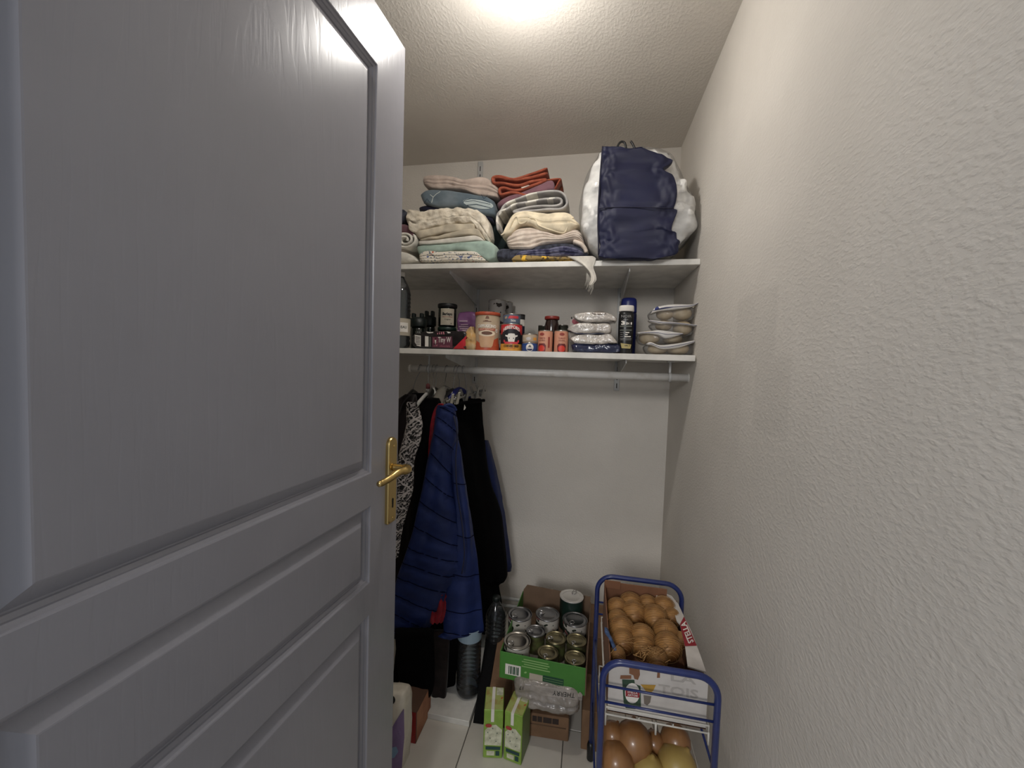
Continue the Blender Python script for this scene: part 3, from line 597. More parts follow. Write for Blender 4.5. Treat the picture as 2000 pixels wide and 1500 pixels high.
# ---------------------------------------------------------------- lower shelf: food and bottles
def cylspec(xl, xr, yt, Yc, yb=None):
    a, b = W(xl, yt, Y=Yc), W(xr, yt, Y=Yc); r = (b.x-a.x)/2*.96; cx = (a.x+b.x)/2
    zt_ = W((xl+xr)/2, yt, Y=Yc-r*.9).z; zb_ = LS_Z if yb is None else W((xl+xr)/2, yb, Y=Yc-r*.9).z
    return cx, r, zb_, zt_
m_tin = M('tinplate', (190, 186, 178), .28, 1.0)
def tin(label, cx, cy, r, z0, z1, mats, bands, name='food_tin', group='tins on the lower shelf', lid=None, cat='tin'):
    "bands: list of (fraction of height, material index)"
    t = thing(name, label, cat, (cx, cy, z0), group); h = z1-z0
    prof = [(r*.97, 0), (r, .002)]; fm = [0]
    mi = []
    prev = .002
    for f, k in bands: prof.append((r, max(.003, min(h-.003, f*h)))); mi.append(k)
    lathe('tin_body', [(r*.93, 0), (r*1.005, .0015), (r, .004)]+prof[2:], (cx, cy, z0), mats, t, 36, fm=[mi[0]]*2+mi)
    lm = lid or m_tin
    lathe('tin_lid', [(r*1.0, -.003), (r*1.02, -.001), (r*1.01, .0012), (r*.95, .0012), (r*.93, -.0015), (r*.6, -.0012), (r*.58, -.0018)], (cx, cy, z1), lm, t, 36)
    return t
def txt(s, size, width, mapf, mat, parent, dx=0, dy=0, bold=.02, arc=0, rot=0, step=.006, name='lettering', off=.0008):
    return decal(name, tbm(s, size, width, bold, arc), mapf, mat, parent, dx, dy, rot, step, off)
pw = M('print_white', (235, 230, 222), .6); pk = M('print_black', (24, 22, 24), .6); pr_ = M('print_red', (196, 44, 44), .5)
# cappuccino tin
CY = 1.645
cx, r, z0, z1 = cylspec(929, 977.5, 609, CY)
m_cap = M('latte_paper', (176, 156, 132), .4); m_or = M('rust_orange_plastic', (188, 82, 52), .4)
t = tin('tall cappuccino tin with an orange plastic lid', cx, CY, r, z0, z1-.007, [m_cap, m_or], [(.2, 1), (1, 0)], lid=m_or)
lathe('plastic_lid', [(r*1.01, -.006), (r*1.045, -.005), (r*1.045, .006), (r*1.02, .0075), (r*.96, .0075), (r*.95, .004)], (cx, CY, z1-.007), m_or, t, 36)
mf = cyl(cx, CY, r, z0); h = z1-z0
decal('orange_wave', pbm([[(-.052, .02*h/.15), (.056, .02), (.056, .055), (.046, .053), (.03, .046), (.01, .032), (-.02, .03), (-.04, .034), (-.052, .042)]]), mf, m_or, t, step=.006, off=.0006)
txt('CAPPUCCINO', .0165, .083, mf, pw, t, -.004, h*.63, .03)
decal('red_band', pbm([rect(-.036, -.0045, .036, .0045)]), mf, M('brick_red', (176, 66, 50), .5), t, -.004, h*.545, step=.006)
txt('GOUT CHOCOLAT', .0085, .062, mf, M('print_cream', (236, 208, 178), .6), t, -.004, h*.545, off=.0012)
cup = [(-.036, .0), (-.034, -.02), (-.027, -.052), (-.022, -.058), (.02, -.058), (.026, -.05), (.034, -.012), (.036, 0)]
decal('cup_picture', pbm([cup]), mf, M('print_latte', (206, 164, 128), .5), t, -.003, h*.445, step=.006, off=.001)
decal('foam_picture', pbm([ell(0, 0, .036, .0125)]), mf, M('print_foam', (234, 216, 190), .5), t, -.003, h*.445, step=.006, off=.0013)
decal('cocoa_picture', pbm([ell(.001, .001, .023, .0075)]), mf, M('print_cocoa', (110, 76, 60), .6), t, -.003, h*.445, step=.006, off=.0016)
decal('crest_print', pbm([[(-.008, 0), (.008, 0), (.006, .009), (0, .013), (-.006, .009)]]), mf, M('print_brown', (120, 84, 66), .6), t, -.002, h*.82, step=.006)
txt('Barista', .011, .03, mf, MATS['print_brown'], t, -.002, h*.755) if False else decal('script_print', pbm([rect(-.017, -.0015, .017, .0015), rect(-.01, .002, .004, .0045)]), mf, MATS['print_brown'], t, -.002, h*.755, step=.006)
decal('leaf_badge', pbm([ell(0, 0, .0055, .0075)]), mf, pw, t, .043, h*.52, step=.004)
decal('leaf_badge_mark', pbm([leaf(0, 0, .0035, .002, .8)]), mf, pk, t, .043, h*.52, off=.0012)
# corned beef tin
cx, r, z0, z1 = cylspec(978.5, 1021, 632.5, CY)
m_yel = M('label_yellow', (222, 158, 62), .5); m_lr = M('label_red', (182, 38, 44), .5); m_lk = M('label_black', (26, 24, 34), .5)
beef = tin('corned beef tin with a white cow head on black between red and yellow', cx, CY, r, z0, z1, [m_yel, m_lk, m_lr], [(.27, 0), (.62, 1), (1, 2)])
mf = cyl(cx, CY, r, z0); h = z1-z0
decal('black_arch', pbm([[(.046*math.cos(PI*i/14), .0+.024*math.sin(PI*i/14)) for i in range(15)]]), mf, m_lk, beef, 0, h*.6, step=.006)
txt('HEREFORD', .019, .074, mf, pw, beef, 0, h*.765, .03, arc=.013, off=.0012)
cow = [(0, .018), (.012, .017), (.016, .010), (.026, .012), (.025, .006), (.016, .003), (.013, -.012), (.010, -.024), (0, -.027), (-.010, -.024), (-.013, -.012), (-.016, .003), (-.025, .006), (-.026, .012), (-.016, .010), (-.012, .017)]
decal('cow_head', pbm([cow]), mf, pw, beef, 0, h*.49, step=.005, off=.0014)
decal('cow_eyes', pbm([ell(-.0085, -.002, .002, .0025, 8)]), mf, pk, beef, 0, h*.49, off=.002); decal('cow_eyes', pbm([ell(.0085, -.002, .002, .0025, 8)]), mf, pk, beef, 0, h*.49, off=.002)
decal('red_ribbon', pbm([[(-.032, 0), (-.026, .004), (.026, .004), (.032, 0), (.032, .013), (.026, .009), (-.026, .009), (-.032, .013)]]) if False else pbm([[(-.028, -.005), (.028, -.005), (.028, .004), (-.028, .004)], [(-.033, .001), (-.026, .001), (-.026, .01), (-.034, .012)], [(.026, .001), (.033, .001), (.034, .012), (.026, .01)]]), mf, M('print_coral', (206, 62, 70), .5), beef, 0, h*.31, step=.006, off=.0016)
txt('CORNED BEEF', .0125, .068, mf, pk, beef, 0, h*.185, .04); decal('small_print', pbm([rect(-.018, 0, .018, .0018)]), mf, m_or, beef, 0, h*.1, step=.006)
# small fish tin on top of it
cx2, r2, _, z2 = cylspec(983, 1017, 613, CY)
tu = tin('flat blue and red fish tin on top of the corned beef tin', cx2, CY, r2, z1+.0015, z2, [M('label_slate', (84, 96, 116), .4)], [(1, 0)])
mf = cyl(cx2, CY, r2, z1+.0015); h = z2-z1
decal('red_flash', pbm([[(-.016, .0), (.03, .001), (.03, .011), (-.01, .012)]]), mf, M('print_coral', (206, 62, 70), .5), tu, 0, h*.5, step=.005); txt('THON', .011, .02, mf, pw, tu, .006, h*.27, .03)
decal('fish_print', pbm([leaf(-.026, h*.6, .007, .005, .3)]), mf, m_cap, tu, step=.004)
cx, r, z0, z1 = cylspec(1004, 1026, 614, 1.73); 
t = tin('dark navy tin with a pale front standing behind the corned beef', cx, 1.73, r, z0, z1, [M('label_navy', (26, 28, 52), .5), pw, pk], [(.7, 0), (.87, 1), (1, 2)], lid=m_black)
# small blue sailing tin and the cream tin on it
cx, r, z0, z1 = cylspec(1019.5, 1050.5, 669, 1.625); m_sea = M('label_blue', (34, 66, 124), .45)
bl = tin('small blue tin with a round sailing boat emblem at shelf front', cx, 1.625, r, z0, z1, [m_sea], [(1, 0)])
mf = cyl(cx, 1.625, r, z0); h = z1-z0
decal('round_emblem', pbm([ell(0, 0, .0155, .0155, 24)]), mf, pw, bl, 0, h*.47, step=.005); decal('emblem_sea', pbm([ell(0, 0, .0135, .0135, 12, PI, 2*PI)]), mf, M('print_navy', (30, 36, 84), .5), bl, 0, h*.47, step=.005, off=.0014)
decal('emblem_band', pbm([rect(-.0145, -.004, .0145, .0005)]), mf, pw, bl, 0, h*.43, step=.005, off=.002)
decal('emblem_sails', pbm([[(-.006, 0), (0, 0), (0, .011)], [(.001, 0), (.006, 0), (.002, .009)]]), mf, pk, bl, 0, h*.5, step=.005, off=.0014)
cx2, r2, _, z2 = cylspec(1020.5, 1050, 652.5, 1.627)
cr = tin('low cream tin stacked on the small blue sailing tin', cx2, 1.627, r2, z1+.0015, z2, [M('label_cream', (176, 158, 136), .5)], [(1, 0)])
mf = cyl(cx2, 1.627, r2, z1+.0015); decal('oval_print', pbm([ell(-.006, .014, .010, .0065)]), mf, M('print_grey', (196, 190, 190), .5), cr, step=.005); decal('label_end', pbm([rect(.014, .008, .03, .019)]), mf, m_yel, cr, step=.005)
# two tomato tins
m_tom = M('tomato_label', (196, 138, 112), .5); m_ltom = M('print_tomato', (206, 58, 44), .4); m_br = M('print_redbrown', (150, 64, 54), .6)
for k, (xl, xr, lab) in enumerate(((1051, 1080.5, 'left of the two salmon pink tomato tins, label turned sideways'), (1082.5, 1111, 'right of the two salmon pink tomato tins, label facing out'))):
    cx, r, z0, z1 = cylspec(xl, xr, 645.5, 1.628)
    t = tin(lab, cx, 1.628, r, z0, z1, [m_tom], [(1, 0)], group='tomato tins'); h = z1-z0; mf = cyl(cx, 1.628, r, z0, -.5 if k == 0 else .1)
    decal('oval_logo', pbm([ell(0, h*.83, .010, .006)]), mf, m_br, t, step=.005); 
    decal('name_panel', pbm([rect(-.017, h*.5, .017, h*.68)]), mf, M('print_salmon', (214, 160, 130), .5), t, step=.005)
    txt('TOMATE', .0085, .028, mf, m_br, t, 0, h*.64, .03, off=.0014); txt('DOUBLE', .0075, .026, mf, m_br, t, 0, h*.545, .02, off=.0014)
    decal('jar_picture', pbm([[(-.016, .002), (.016, .002), (.018, h*.3), (.012, h*.4), (-.012, h*.4), (-.018, h*.3)]]), mf, M('print_darkred', (110, 34, 34), .5), t, step=.005, off=.001)
    decal('tomato_picture', pbm([ell(0, h*.17, .014, .0125)]), mf, m_ltom, t, step=.005, off=.0015)
    if k == 0: decal('side_panel', pbm([rect(.026, h*.2, .034, h*.7)]), mf, m_br, t, step=.004)
# jar with a red lid, dark tins behind
cx, r, z0, z1 = cylspec(1064, 1093, 617, 1.735)
t = thing('glass_jar', 'dark brown jar with a dull red lid behind the tomato tins', 'jar', (cx, 1.735, z0))
m_jar = M('dark_brown_glass', (44, 26, 22), .15, coat=.5); zl = W(1078, 623, Y=1.7).z - z0
lathe('jar_body', [(r*.85, 0), (r*.97, .006), (r*.97, zl-.02), (r*.86, zl-.006), (r*.86, zl)], (cx, 1.735, z0), m_jar, t, 32)
lathe('jar_lid', [(r*.98, 0), (r*1.04, .002), (r*1.04, z1-z0-zl-.002), (r*.98, z1-z0-zl)], (cx, 1.735, z0+zl+.0005), M('dull_red_lid', (140, 50, 42), .4), t, 32)
for xl, xr, yt, Yc, lab in ((1053, 1072, 636, 1.82, 'dark tin half hidden behind the jar, on its left'), (1090, 1107, 635, 1.80, 'dark tin half hidden behind the jar, on its right')):
    cx, r, z0, z1 = cylspec(xl, xr, yt, Yc); r = .026
    tin(lab, cx, Yc, r, z0, z1, [M('label_olive', (50, 50, 42), .5)], [(1, 0)], group='dark tins behind the jar')
# grey patterned tins at the back
m_gp = printed('grey_print_label', (172, 168, 164), [((60, 56, 54), 34, .6)]); m_gp.node_tree.nodes['Principled BSDF'].inputs['Roughness'].default_value = .45
cx, r, z0, z1 = cylspec(954.5, 989, 585, 1.86); hm = (z0+z1)/2
tin('grey tin with dark fruit print, topmost of the back stack', cx, 1.86, r, hm+.001, z1, [m_gp], [(1, 0)], group='grey tins at the back')
tin('grey tin supporting another behind the cappuccino tin', cx, 1.86, r, z0, hm-.001, [m_gp], [(1, 0)], group='grey tins at the back')
cx2 = W(985, 600, Y=1.955).x; z1 = W(985, 589.5, Y=1.93).z; hm = (z0+z1)/2; r = .042
tin('farther grey tin at the back, half behind the topmost one', cx2, 1.955, r, hm+.001, z1, [m_gp], [(1, 0)], group='grey tins at the back')
tin('farthest grey tin, under another against the back wall', cx2, 1.955, r, z0, hm-.001, [m_gp], [(1, 0)], group='grey tins at the back')
# jar with printed label on a dark jar
cx, r, z0, z1 = cylspec(856, 893, 592, 1.72); zmid = W(875, 638, Y=1.69).z; zl = W(875, 601, Y=1.69).z
t = thing('glass_jar', 'dark jar of tea granules with a pale square label', 'jar', (cx, 1.72, zmid))
m_gl = M('black_green_glass', (18, 24, 20), .18, coat=.4)
lathe('jar_body', [(r*.86, .001), (r*.93, .004), (r*.93, zl-zmid-.004), (r*.9, zl-zmid)], (cx, 1.72, zmid), m_gl, t, 32)
lathe('jar_lid', [(r*.94, 0), (r*1.0, .003), (r*1.02, z1-zl-.004), (r*.97, z1-zl)], (cx, 1.72, zl+.0003), m_black, t, 32)
mf = cyl(cx, 1.72, r*.93, zmid); h = zl-zmid
decal('paper_label', pbm([rect(-.032, h*.08, .032, h*.95)]), mf, M('label_paper', (186, 176, 158), .7), t, step=.006)
txt('Barleyo', .017, .043, mf, pk, t, 0, h*.66, .04, off=.0012); decal('label_rule', pbm([rect(-.022, 0, .022, .0015)]), mf, m_br, t, 0, h*.5, step=.006, off=.0012)
txt('Original', .009, .026, mf, pk, t, 0, h*.38, 0, off=.0012); decal('label_mark', pbm([ell(.017, h*.17, .002, .0025, 8)]), mf, pk, t, off=.0012)
t = thing('glass_jar', 'dark green jar underneath the jar with the square label', 'jar', (cx, 1.72, z0))
h = zmid-z0-.0015
lathe('jar_body', [(r*.88, 0), (r*.97, .005), (r*.97, h-.03), (r*.9, h-.016)], (cx, 1.72, z0), m_gl, t, 32); lathe('jar_lid', [(r*.95, h-.0155), (r*.98, h-.013), (r*.98, h-.002), (r*.94, h)], (cx, 1.72, z0), M('bottle_green_lid', (20, 44, 36), .4), t, 32)
# two black knobbed jars at the left
for xl, xr, yt, Yc, lab in ((802, 833, 610, 1.70, 'black spice jar with a knobbed cap near the water bottle'), (829, 852, 606, 1.80, 'black spice jar set farther back beside the tea jar')):
    cx, r, z0, z1 = cylspec(xl, xr, yt, Yc); h = z1-z0
    t = thing('spice_jar', lab, 'jar', (cx, Yc, z0), 'black spice jars')
    lathe('jar_body', [(r*.8, 0), (r*.88, .004), (r*.88, h*.55), (r*.75, h*.62)], (cx, Yc, z0), m_gl, t, 24)
    lathe('jar_cap', [(r*.95, h*.62), (r, h*.64), (r, h*.84), (r*.6, h*.88)], (cx, Yc, z0+.0003), M('dark_green_plastic', (20, 28, 26), .45), t, 24)
    for dx in (-.6, .45): box('cap_knob', (cx+dx*r-.007, Yc-.012, z0+h*.87), (cx+dx*r+.007, Yc+.012, z0+h), MATS['dark_green_plastic'], t, .003)
    decal('jar_label', pbm([rect(-.016, .035, .016, .062)]), cyl(cx, Yc, r*.88, z0), MATS['label_paper'], t, step=.006)
# water bottle at the left edge, partly behind the door
def bottle(name, label, cx, cy, r, z0, h, rings, labz=None, m_lab=None, capc=None, group=None):
    t = thing(name, label, 'bottle', (cx, cy, z0), group)
    prof = [(r*.55, .004), (r*.7, 0), (r*.9, .006), (r, .02)]
    z = .03
    while z < h*.70:
        if labz and labz[0]-.004 < z < labz[1]: z = labz[1]; prof.append((r*.985, z)); z += .006; continue
        prof += [(r, z), (r*rings, z+.006), (r, z+.012)]; z += .017
    prof += [(r*.98, h*.72), (r*.85, h*.79), (r*.6, h*.86), (r*.36, h*.915), (r*.33, h*.935)]
    lathe('bottle_body', prof, (cx, cy, z0), m_pet, t, 36)
    lathe('water', [(q*.955, min(zz+.001, h*.8)) for q, zz in prof if zz < h*.8], (cx, cy, z0), m_water, t, 30)
    lathe('bottle_cap', [(r*.36, h*.936), (r*.385, h*.94), (r*.385, h*.985), (r*.35, h)], (cx, cy, z0), capc or m_white, t, 20)
    if labz: decal('paper_label', pbm([rect(-PI*r*.98, labz[0], PI*r*.98, labz[1])]), cyl(cx, cy, r, z0), m_lab, t, step=.008, off=.0004)
    return t
m_pet = film('clear_plastic_bottle', (226, 232, 236), .03, .06, None, 1.55); m_water = film('drinking_water', (206, 214, 220), .0, .03, None, 1.2)
x_ = W(800, 640, Y=1.615).x
t = bottle('water_bottle', 'clear water bottle with a cream paper label half hidden by the door', x_-.044, 1.615, .043, LS_Z, .33, .95, (.055, .128), MATS['label_paper'])
mf = cyl(x_-.044, 1.615, .043, LS_Z, .35); decal('label_frame', pbm([rect(-.02, .07, .02, .11)]), mf, pw, t, step=.006, off=.001); txt('EAU', .015, .026, mf, MATS['label_olive'], t, 0, .09, .02, off=.0014)
# black wrapped snack multipack
def PX(Y): return lambda u, v, d: W(u, v, Y=Y-d)
m_wrap = M('black_glossy_film', (22, 18, 22), .25, coat=.4)
sn = fold('snack_multipack', [(803, 658), (810, 650), (830, 647), (870, 646.5), (905, 646), (912, 649)], [(803, 674), (812, 680), (840, 681), (880, 682), (905, 682.5), (911, 682)], 1.60, .10, m_wrap, None, r=.012, amp=.0015, seed=51)
props(sn, 'black wrapped snack multipack with barcode, red at its right end', 'snack pack')
pf = onto(sn); m_plum = M('print_plum', (104, 52, 70), .5)
for nm, pts, mt in (('barcode_patch', [(810, 654), (822, 655.5), (822, 677), (814, 675), (810, 668)], pw), ('barcode_patch', [(830, 656.5), (837, 657), (837, 677), (830, 676.5)], pw), ('grey_strip', [(838.5, 658), (842, 658), (842, 677), (838.5, 677)], M('print_midgrey', (96, 98, 92), .5)),
        ('plum_panel', [(844, 658), (883, 657), (884, 680), (844, 678.5)], m_plum), ('pink_badge', [(847, 660), (854, 660), (854, 676), (847, 676)], M('print_pink', (196, 120, 134), .5)),
        ('red_corner', [(885, 681.5), (887, 679), (911, 655), (911, 681.5)], M('print_bright_red', (206, 40, 52), .45))):
    decal(nm, pbm([pts]), pf, mt, sn, off=.0, step=4, ystep=5)
decal('badge_mark', pbm([[(849, 664), (852, 664), (850.6, 674)]]), pf, pw, sn, off=.001)
for i in range(6): decal('barcode_bar', pbm([[(811.5, 657+i*2.9), (820.5, 658+i*2.9), (820.5, 659+i*2.9), (811.5, 658+i*2.9)]]), pf, pk, sn, off=.001)
tf = lambda u, v, d: pf(868+u, 668-v, d)
txt('Tiny W', 15, 25, tf, pw, sn, 0, 4, .01, step=None, off=.0012); txt('chocolate', 6, 20, tf, MATS['print_pink'], sn, 1, -8, 0, step=None, off=.0012)
for i in range(4): decal('film_glint', pbm([[(811+i*3.6, 647.5), (813+i*3.6, 647.5), (814.5+i*3.6, 651.5), (812.4+i*3.6, 651.5)]]), pf, MATS['print_midgrey'], sn, off=.001) if i < 3 else decal('name_print', pbm([[(853+k*4, 648), (855+k*4, 648), (856+k*4, 653), (854+k*4, 653)] for k in range(4)]), pf, MATS['print_pink'], sn, off=.001)
decal('white_print', pbm([[(832, 647.5), (836, 648), (841, 649), (846, 648.6), (846, 650), (838, 651), (834, 650)]]), pf, pw, sn, off=.001); decal('white_print', pbm([[(872, 647.5), (876, 648), (880, 649), (880, 650.5), (875, 651)]]), pf, pw, sn, off=.001)
# purple bag and crumpled packet
o = fold('paper_bag', [(891, 611), (900, 609), (920, 608), (930, 611)], [(893, 662), (905, 664), (920, 664), (930, 663)], 1.70, .07, M('purple_bag_film', (116, 72, 116), .45, bump=(30, .3, .01)), None, r=.02, amp=.006, seed=52)
props(o, 'purple food bag with pale lines of print beside the tea jar', 'bag')
z_ = W(910, 664, Y=1.72).z
box('bag_base', (W(894, 660, Y=1.72).x, 1.712, LS_Z), (W(929, 660, Y=1.72).x, 1.762, z_+.006), MATS['purple_bag_film'], o, .006)
for y, x0, x1 in ((626, 897, 913), (633, 900, 914), (637, 896, 915), (641, 898, 914)): decal('print_line', pbm([[(x0, y), (x1, y), (x1, y+2.2), (x0, y+2.2)]]), onto(o), M('print_lilac', (190, 160, 176), .6), o, off=.001)
decal('pale_panel', pbm([[(894, 644), (912, 644), (912, 655), (894, 655)]]), onto(o), MATS['print_lilac'], o, off=.0008)
o = lump('snack_packet', [(910, 650), (916, 640), (922, 637), (926, 650), (930, 662), (929, 683), (908, 683), (907, 672), (913, 664)], 1.60, .06, M('tan_yellow_packet', (206, 160, 96), .35, var=(22, (196, 172, 132)), coat=.2), None, bulge=.02, amp=.012, fr=30, seed=53, rings=8)
props(o, 'crumpled tan and yellow packet between the multipack and cappuccino tin', 'packet')
# vacuum packs
m_sil = M('silvery_film', (206, 200, 192), .2, bump=(38, .8, .012), var=(20, (186, 178, 170)), coat=.6, spec=.8)
m_nf = M('navy_film', (30, 38, 72), .25, coat=.5, bump=(30, .5, .008))
packs = [('top silvery vacuum pack of the stack with a dark smudge', [(1119, 617), (1124, 611), (1140, 609), (1170, 608), (1193, 612), (1206, 621)], [(1120, 620), (1135, 627), (1160, 628.5), (1185, 627.5), (1204, 628)], m_sil),
         ('second silvery vacuum pack from the top of the stack', [(1107, 642), (1118, 634), (1140, 630), (1165, 630), (1188, 630.5), (1196, 640)], [(1109, 645), (1125, 650), (1155, 651), (1180, 650.5), (1194, 649)], m_sil),
         ('third silvery vacuum pack lying right on the navy pack', [(1112, 660), (1120, 655), (1140, 652.5), (1170, 652.5), (1190, 653.5), (1206, 667)], [(1114, 664), (1125, 670), (1160, 671.5), (1190, 671), (1206, 670)], m_sil),
         ('navy blue vacuum pack at the bottom of the silvery stack', [(1115, 672), (1130, 672), (1160, 673), (1190, 672.5), (1206, 672), (1213, 678)], [(1118, 686.5), (1135, 688.5), (1160, 689), (1190, 689.5), (1206, 690), (1213, 689)], m_nf)]
for i, (lab, tp, bt, mt) in enumerate(packs):
    o = fold('vacuum_pack', tp, bt, 1.595+.004*i, .1, mt, None, r=.016, amp=.005, fr=26, seed=60+i); props(o, lab, 'food pack', 'vacuum packs in a stack')
    if i == 0: decal('dark_smudge', pbm([leaf(1170, 611.5, 14, 3, .02)]), onto(o), M('print_umber', (90, 74, 62), .4), o, off=.001)
    if i in (1, 2): fold('navy_underside', [(p[0]+2, p[1]-.5) for p in bt[:4]], [(p[0]+2, p[1]+1.6) for p in bt[:4]], 1.604+.004*i, .09, m_nf, o, r=.004, amp=.002, nv=6)
o = box('carton_box', (W(1113, 630, Y=1.74).x, 1.74, LS_Z), (W(1160, 630, Y=1.74).x, 1.80, W(1113, 617.5, Y=1.74).z), M('white_carton', (190, 182, 174), .6), None, .001)
props(o, 'white carton with a pink fruit print behind the silvery packs', 'box')
decal('fruit_print', pbm([ell(1125, 628, 8, 6)]), PX(1.7395), M('print_rose', (150, 70, 82), .6), o); decal('corner_print', pbm([[(1115, 619), (1118, 619), (1118, 623), (1115, 623)]]), PX(1.7395), pk, o)
# shower gel and the blue bottle behind
cx, r, z0, z1 = cylspec(1208.5, 1240, 595.5, 1.63); h = z1-z0; zc = W(1224, 607.5, Y=1.61).z
t = thing('shower_gel', 'black shower gel bottle with a white cap and small white print', 'bottle', (cx, 1.63, z0))
lathe('gel_bottle', [(r*.86, 0), (r*.93, .005), (r*.96, .05), (r, (zc-z0)*.7), (r*.97, (zc-z0)*.94), (r*.8, zc-z0)], (cx, 1.63, z0), M('black_bottle', (22, 22, 24), .3), t, 36, sy=.72)
lathe('gel_cap', [(r*.97, 0), (r*1.0, .002), (r*.95, z1-zc-.003), (r*.9, z1-zc)], (cx, 1.63, zc+.0003), pw, t, 36, sy=.72)
gf = lambda u, v, d: W(1224+u, 640-v, Y=1.63-r*.72*math.sqrt(max(.05, 1-(u/17)**2))-.0012-d)
m_pg = M('print_silver', (150, 148, 146), .5)
txt('NOIR', 7, 20, gf, m_pg, t, -.5, 22, 0, step=3); txt('3', 10, 7.5, gf, pw, t, -7, 9, .05, step=3); txt('EN', 6, 6, gf, pw, t, 2, 8, .03, step=3); txt('1', 6, 2.5, gf, pw, t, 9, 8, .05, step=3)
for nm, q, mt in (('print_bar', rect(-13, -6, 10, -3.6), MATS['print_midgrey']), ('print_bar', rect(-7, 15.2, 3, 16), m_pg), ('print_bar', rect(-13, 1.5, 10, 4), MATS['print_midgrey']),
                  ('print_line', rect(-12.5, -10, -4, -9.2), m_pg), ('print_line', rect(-12.5, -14, -8, -13.2), m_pg), ('print_line', rect(-12.5, -18, -7, -17.2), m_pg), ('print_dots', rect(-2.5, -10.4, 5, -8.6), pw), ('print_dots', rect(-3, -14.4, 2, -12.6), pw), ('print_dots', rect(-4, -18.4, 8, -16.6), pw), ('print_line', rect(-12.5, -22, 9, -21.2), m_pg), ('print_line', rect(-12.5, -24, 9, -23.4), m_pg), ('gold_label', [(-12, -30), (9, -33), (7, -41), (-10, -40)], M('print_straw', (176, 160, 104), .5))):
    decal(nm, pbm([q]), gf, mt, t, step=3, off=.0004)
txt('GEL 2', 3.4, 11, gf, pk, t, 1, -35, .02, step=3, off=.0012)
cx, r, z0, z1 = cylspec(1212, 1246, 580, 1.72); h = z1-z0
t = thing('shampoo_bottle', 'tall dark blue shampoo bottle behind the black shower gel', 'bottle', (cx, 1.72, z0))
m_nb = M('dark_blue_plastic', (24, 32, 82), .3)
lathe('bottle_body', [(r*.9, 0), (r, .006), (r, h*.70), (r*.96, h*.74)], (cx, 1.72, z0), m_nb, t, 32, sy=.7); lathe('bottle_cap', [(r*.97, h*.745), (r*.98, h*.76), (r*.95, h*.93), (r*.88, h*.98), (r*.7, h)], (cx, 1.72, z0), M('royal_blue_plastic', (22, 36, 110), .3), t, 32, sy=.7)
# bread rolls in zip bags
m_roll = M('pale_bread_crust', (210, 192, 160), .85, var=(26, (192, 170, 134)), bump=(60, .3)); m_film = film('freezer_bag_film', (246, 246, 246), .10, .15, (40, .5), 1.4, .6)
m_flap = M('white_zip_film', (216, 212, 208), .3, coat=.2)
BG = [('topmost zip bag', [(1298, 614, 15, 11), (1331, 612, 18, 13)], [(1272, 608), (1290, 602), (1345, 600), (1358, 606), (1352, 624), (1330, 627), (1290, 628), (1276, 622)], [(1279, 601), (1303, 595), (1330, 594), (1354, 594), (1365, 590)], [(1271, 613), (1290, 607), (1320, 604), (1350, 599), (1366, 592)]),
      ('second zip bag from the top', [(1296, 636, 15, 10), (1333, 641, 17, 13)], [(1274, 630), (1295, 628), (1345, 632), (1356, 640), (1350, 654), (1330, 656), (1292, 649), (1278, 640)], [(1268, 624), (1290, 627), (1320, 629), (1345, 632), (1361, 634)], [(1272, 628), (1290, 632), (1320, 633), (1345, 635), (1362, 637)]),
      ('third zip bag from the top', [(1268, 660, 19, 13), (1313, 663, 17, 10)], [(1248, 652), (1265, 648), (1320, 652), (1334, 656), (1328, 668), (1310, 672), (1275, 673), (1252, 668)], [(1245, 649), (1265, 647), (1285, 645), (1308, 647), (1335, 651)], [(1247, 652), (1265, 651), (1285, 654), (1302, 660), (1334, 653)]),
      ('lowest zip bag', [(1284, 682, 18, 10), (1323, 681, 20, 12)], [(1263, 674), (1285, 672), (1340, 668), (1356, 672), (1350, 692), (1320, 694), (1280, 693), (1266, 688)], [(1263, 670), (1272, 668), (1290, 674), (1320, 671), (1357, 665)], [(1266, 674), (1274, 674), (1294, 682), (1325, 679), (1358, 669)])]
for i, (nm, rolls, ol, ft, fb) in enumerate(BG):
    Yb_ = 1.645
    b = lump('zip_bag', ol, Yb_-.055, .15, m_film, None, bulge=.035, amp=.003, seed=70+i, rings=6)
    props(b, '%s holding two bread rolls next to the right wall' % nm, 'bag', 'zip bags of bread rolls')
    fo = fold('zip_flap', ft, fb, Yb_-.062, .05, m_flap, b, r=.003, amp=.002, nv=6, seed=i)
    decal('zip_line', pbm([[(a.x*.5+c.x*.5, a.y*.55+c.y*.45) for a, c in zip(rs(ft, 12), rs(fb, 12))]+[(a.x*.5+c.x*.5, a.y*.55+c.y*.45+.9) for a, c in list(zip(rs(ft, 12), rs(fb, 12)))[::-1]]]), onto(fo), MATS['print_navy'], fo, off=.0005) if True else None
    if i == 0: decal('blue_corner', pbm([[(1279, 602), (1284, 598), (1288, 602), (1279, 606)]]), onto(fo), MATS['royal_blue_plastic'], fo, off=.001)
    for k, (x, y, rx, ry) in enumerate(rolls):
        c = W(x, y, Y=Yb_); a = rx/FPX*Yb_*1.0; zz_ = ry/FPX*Yb_
        o = lathe('bread_roll', [(a*math.sin(PI*q/14), -zz_*math.cos(PI*q/14)) for q in range(1, 14)], c, m_roll, None, 24)
        props(o, 'pale bread roll on the %s inside the %s' % (('left', 'right')[k], nm), 'bread roll', 'bread rolls in zip bags')

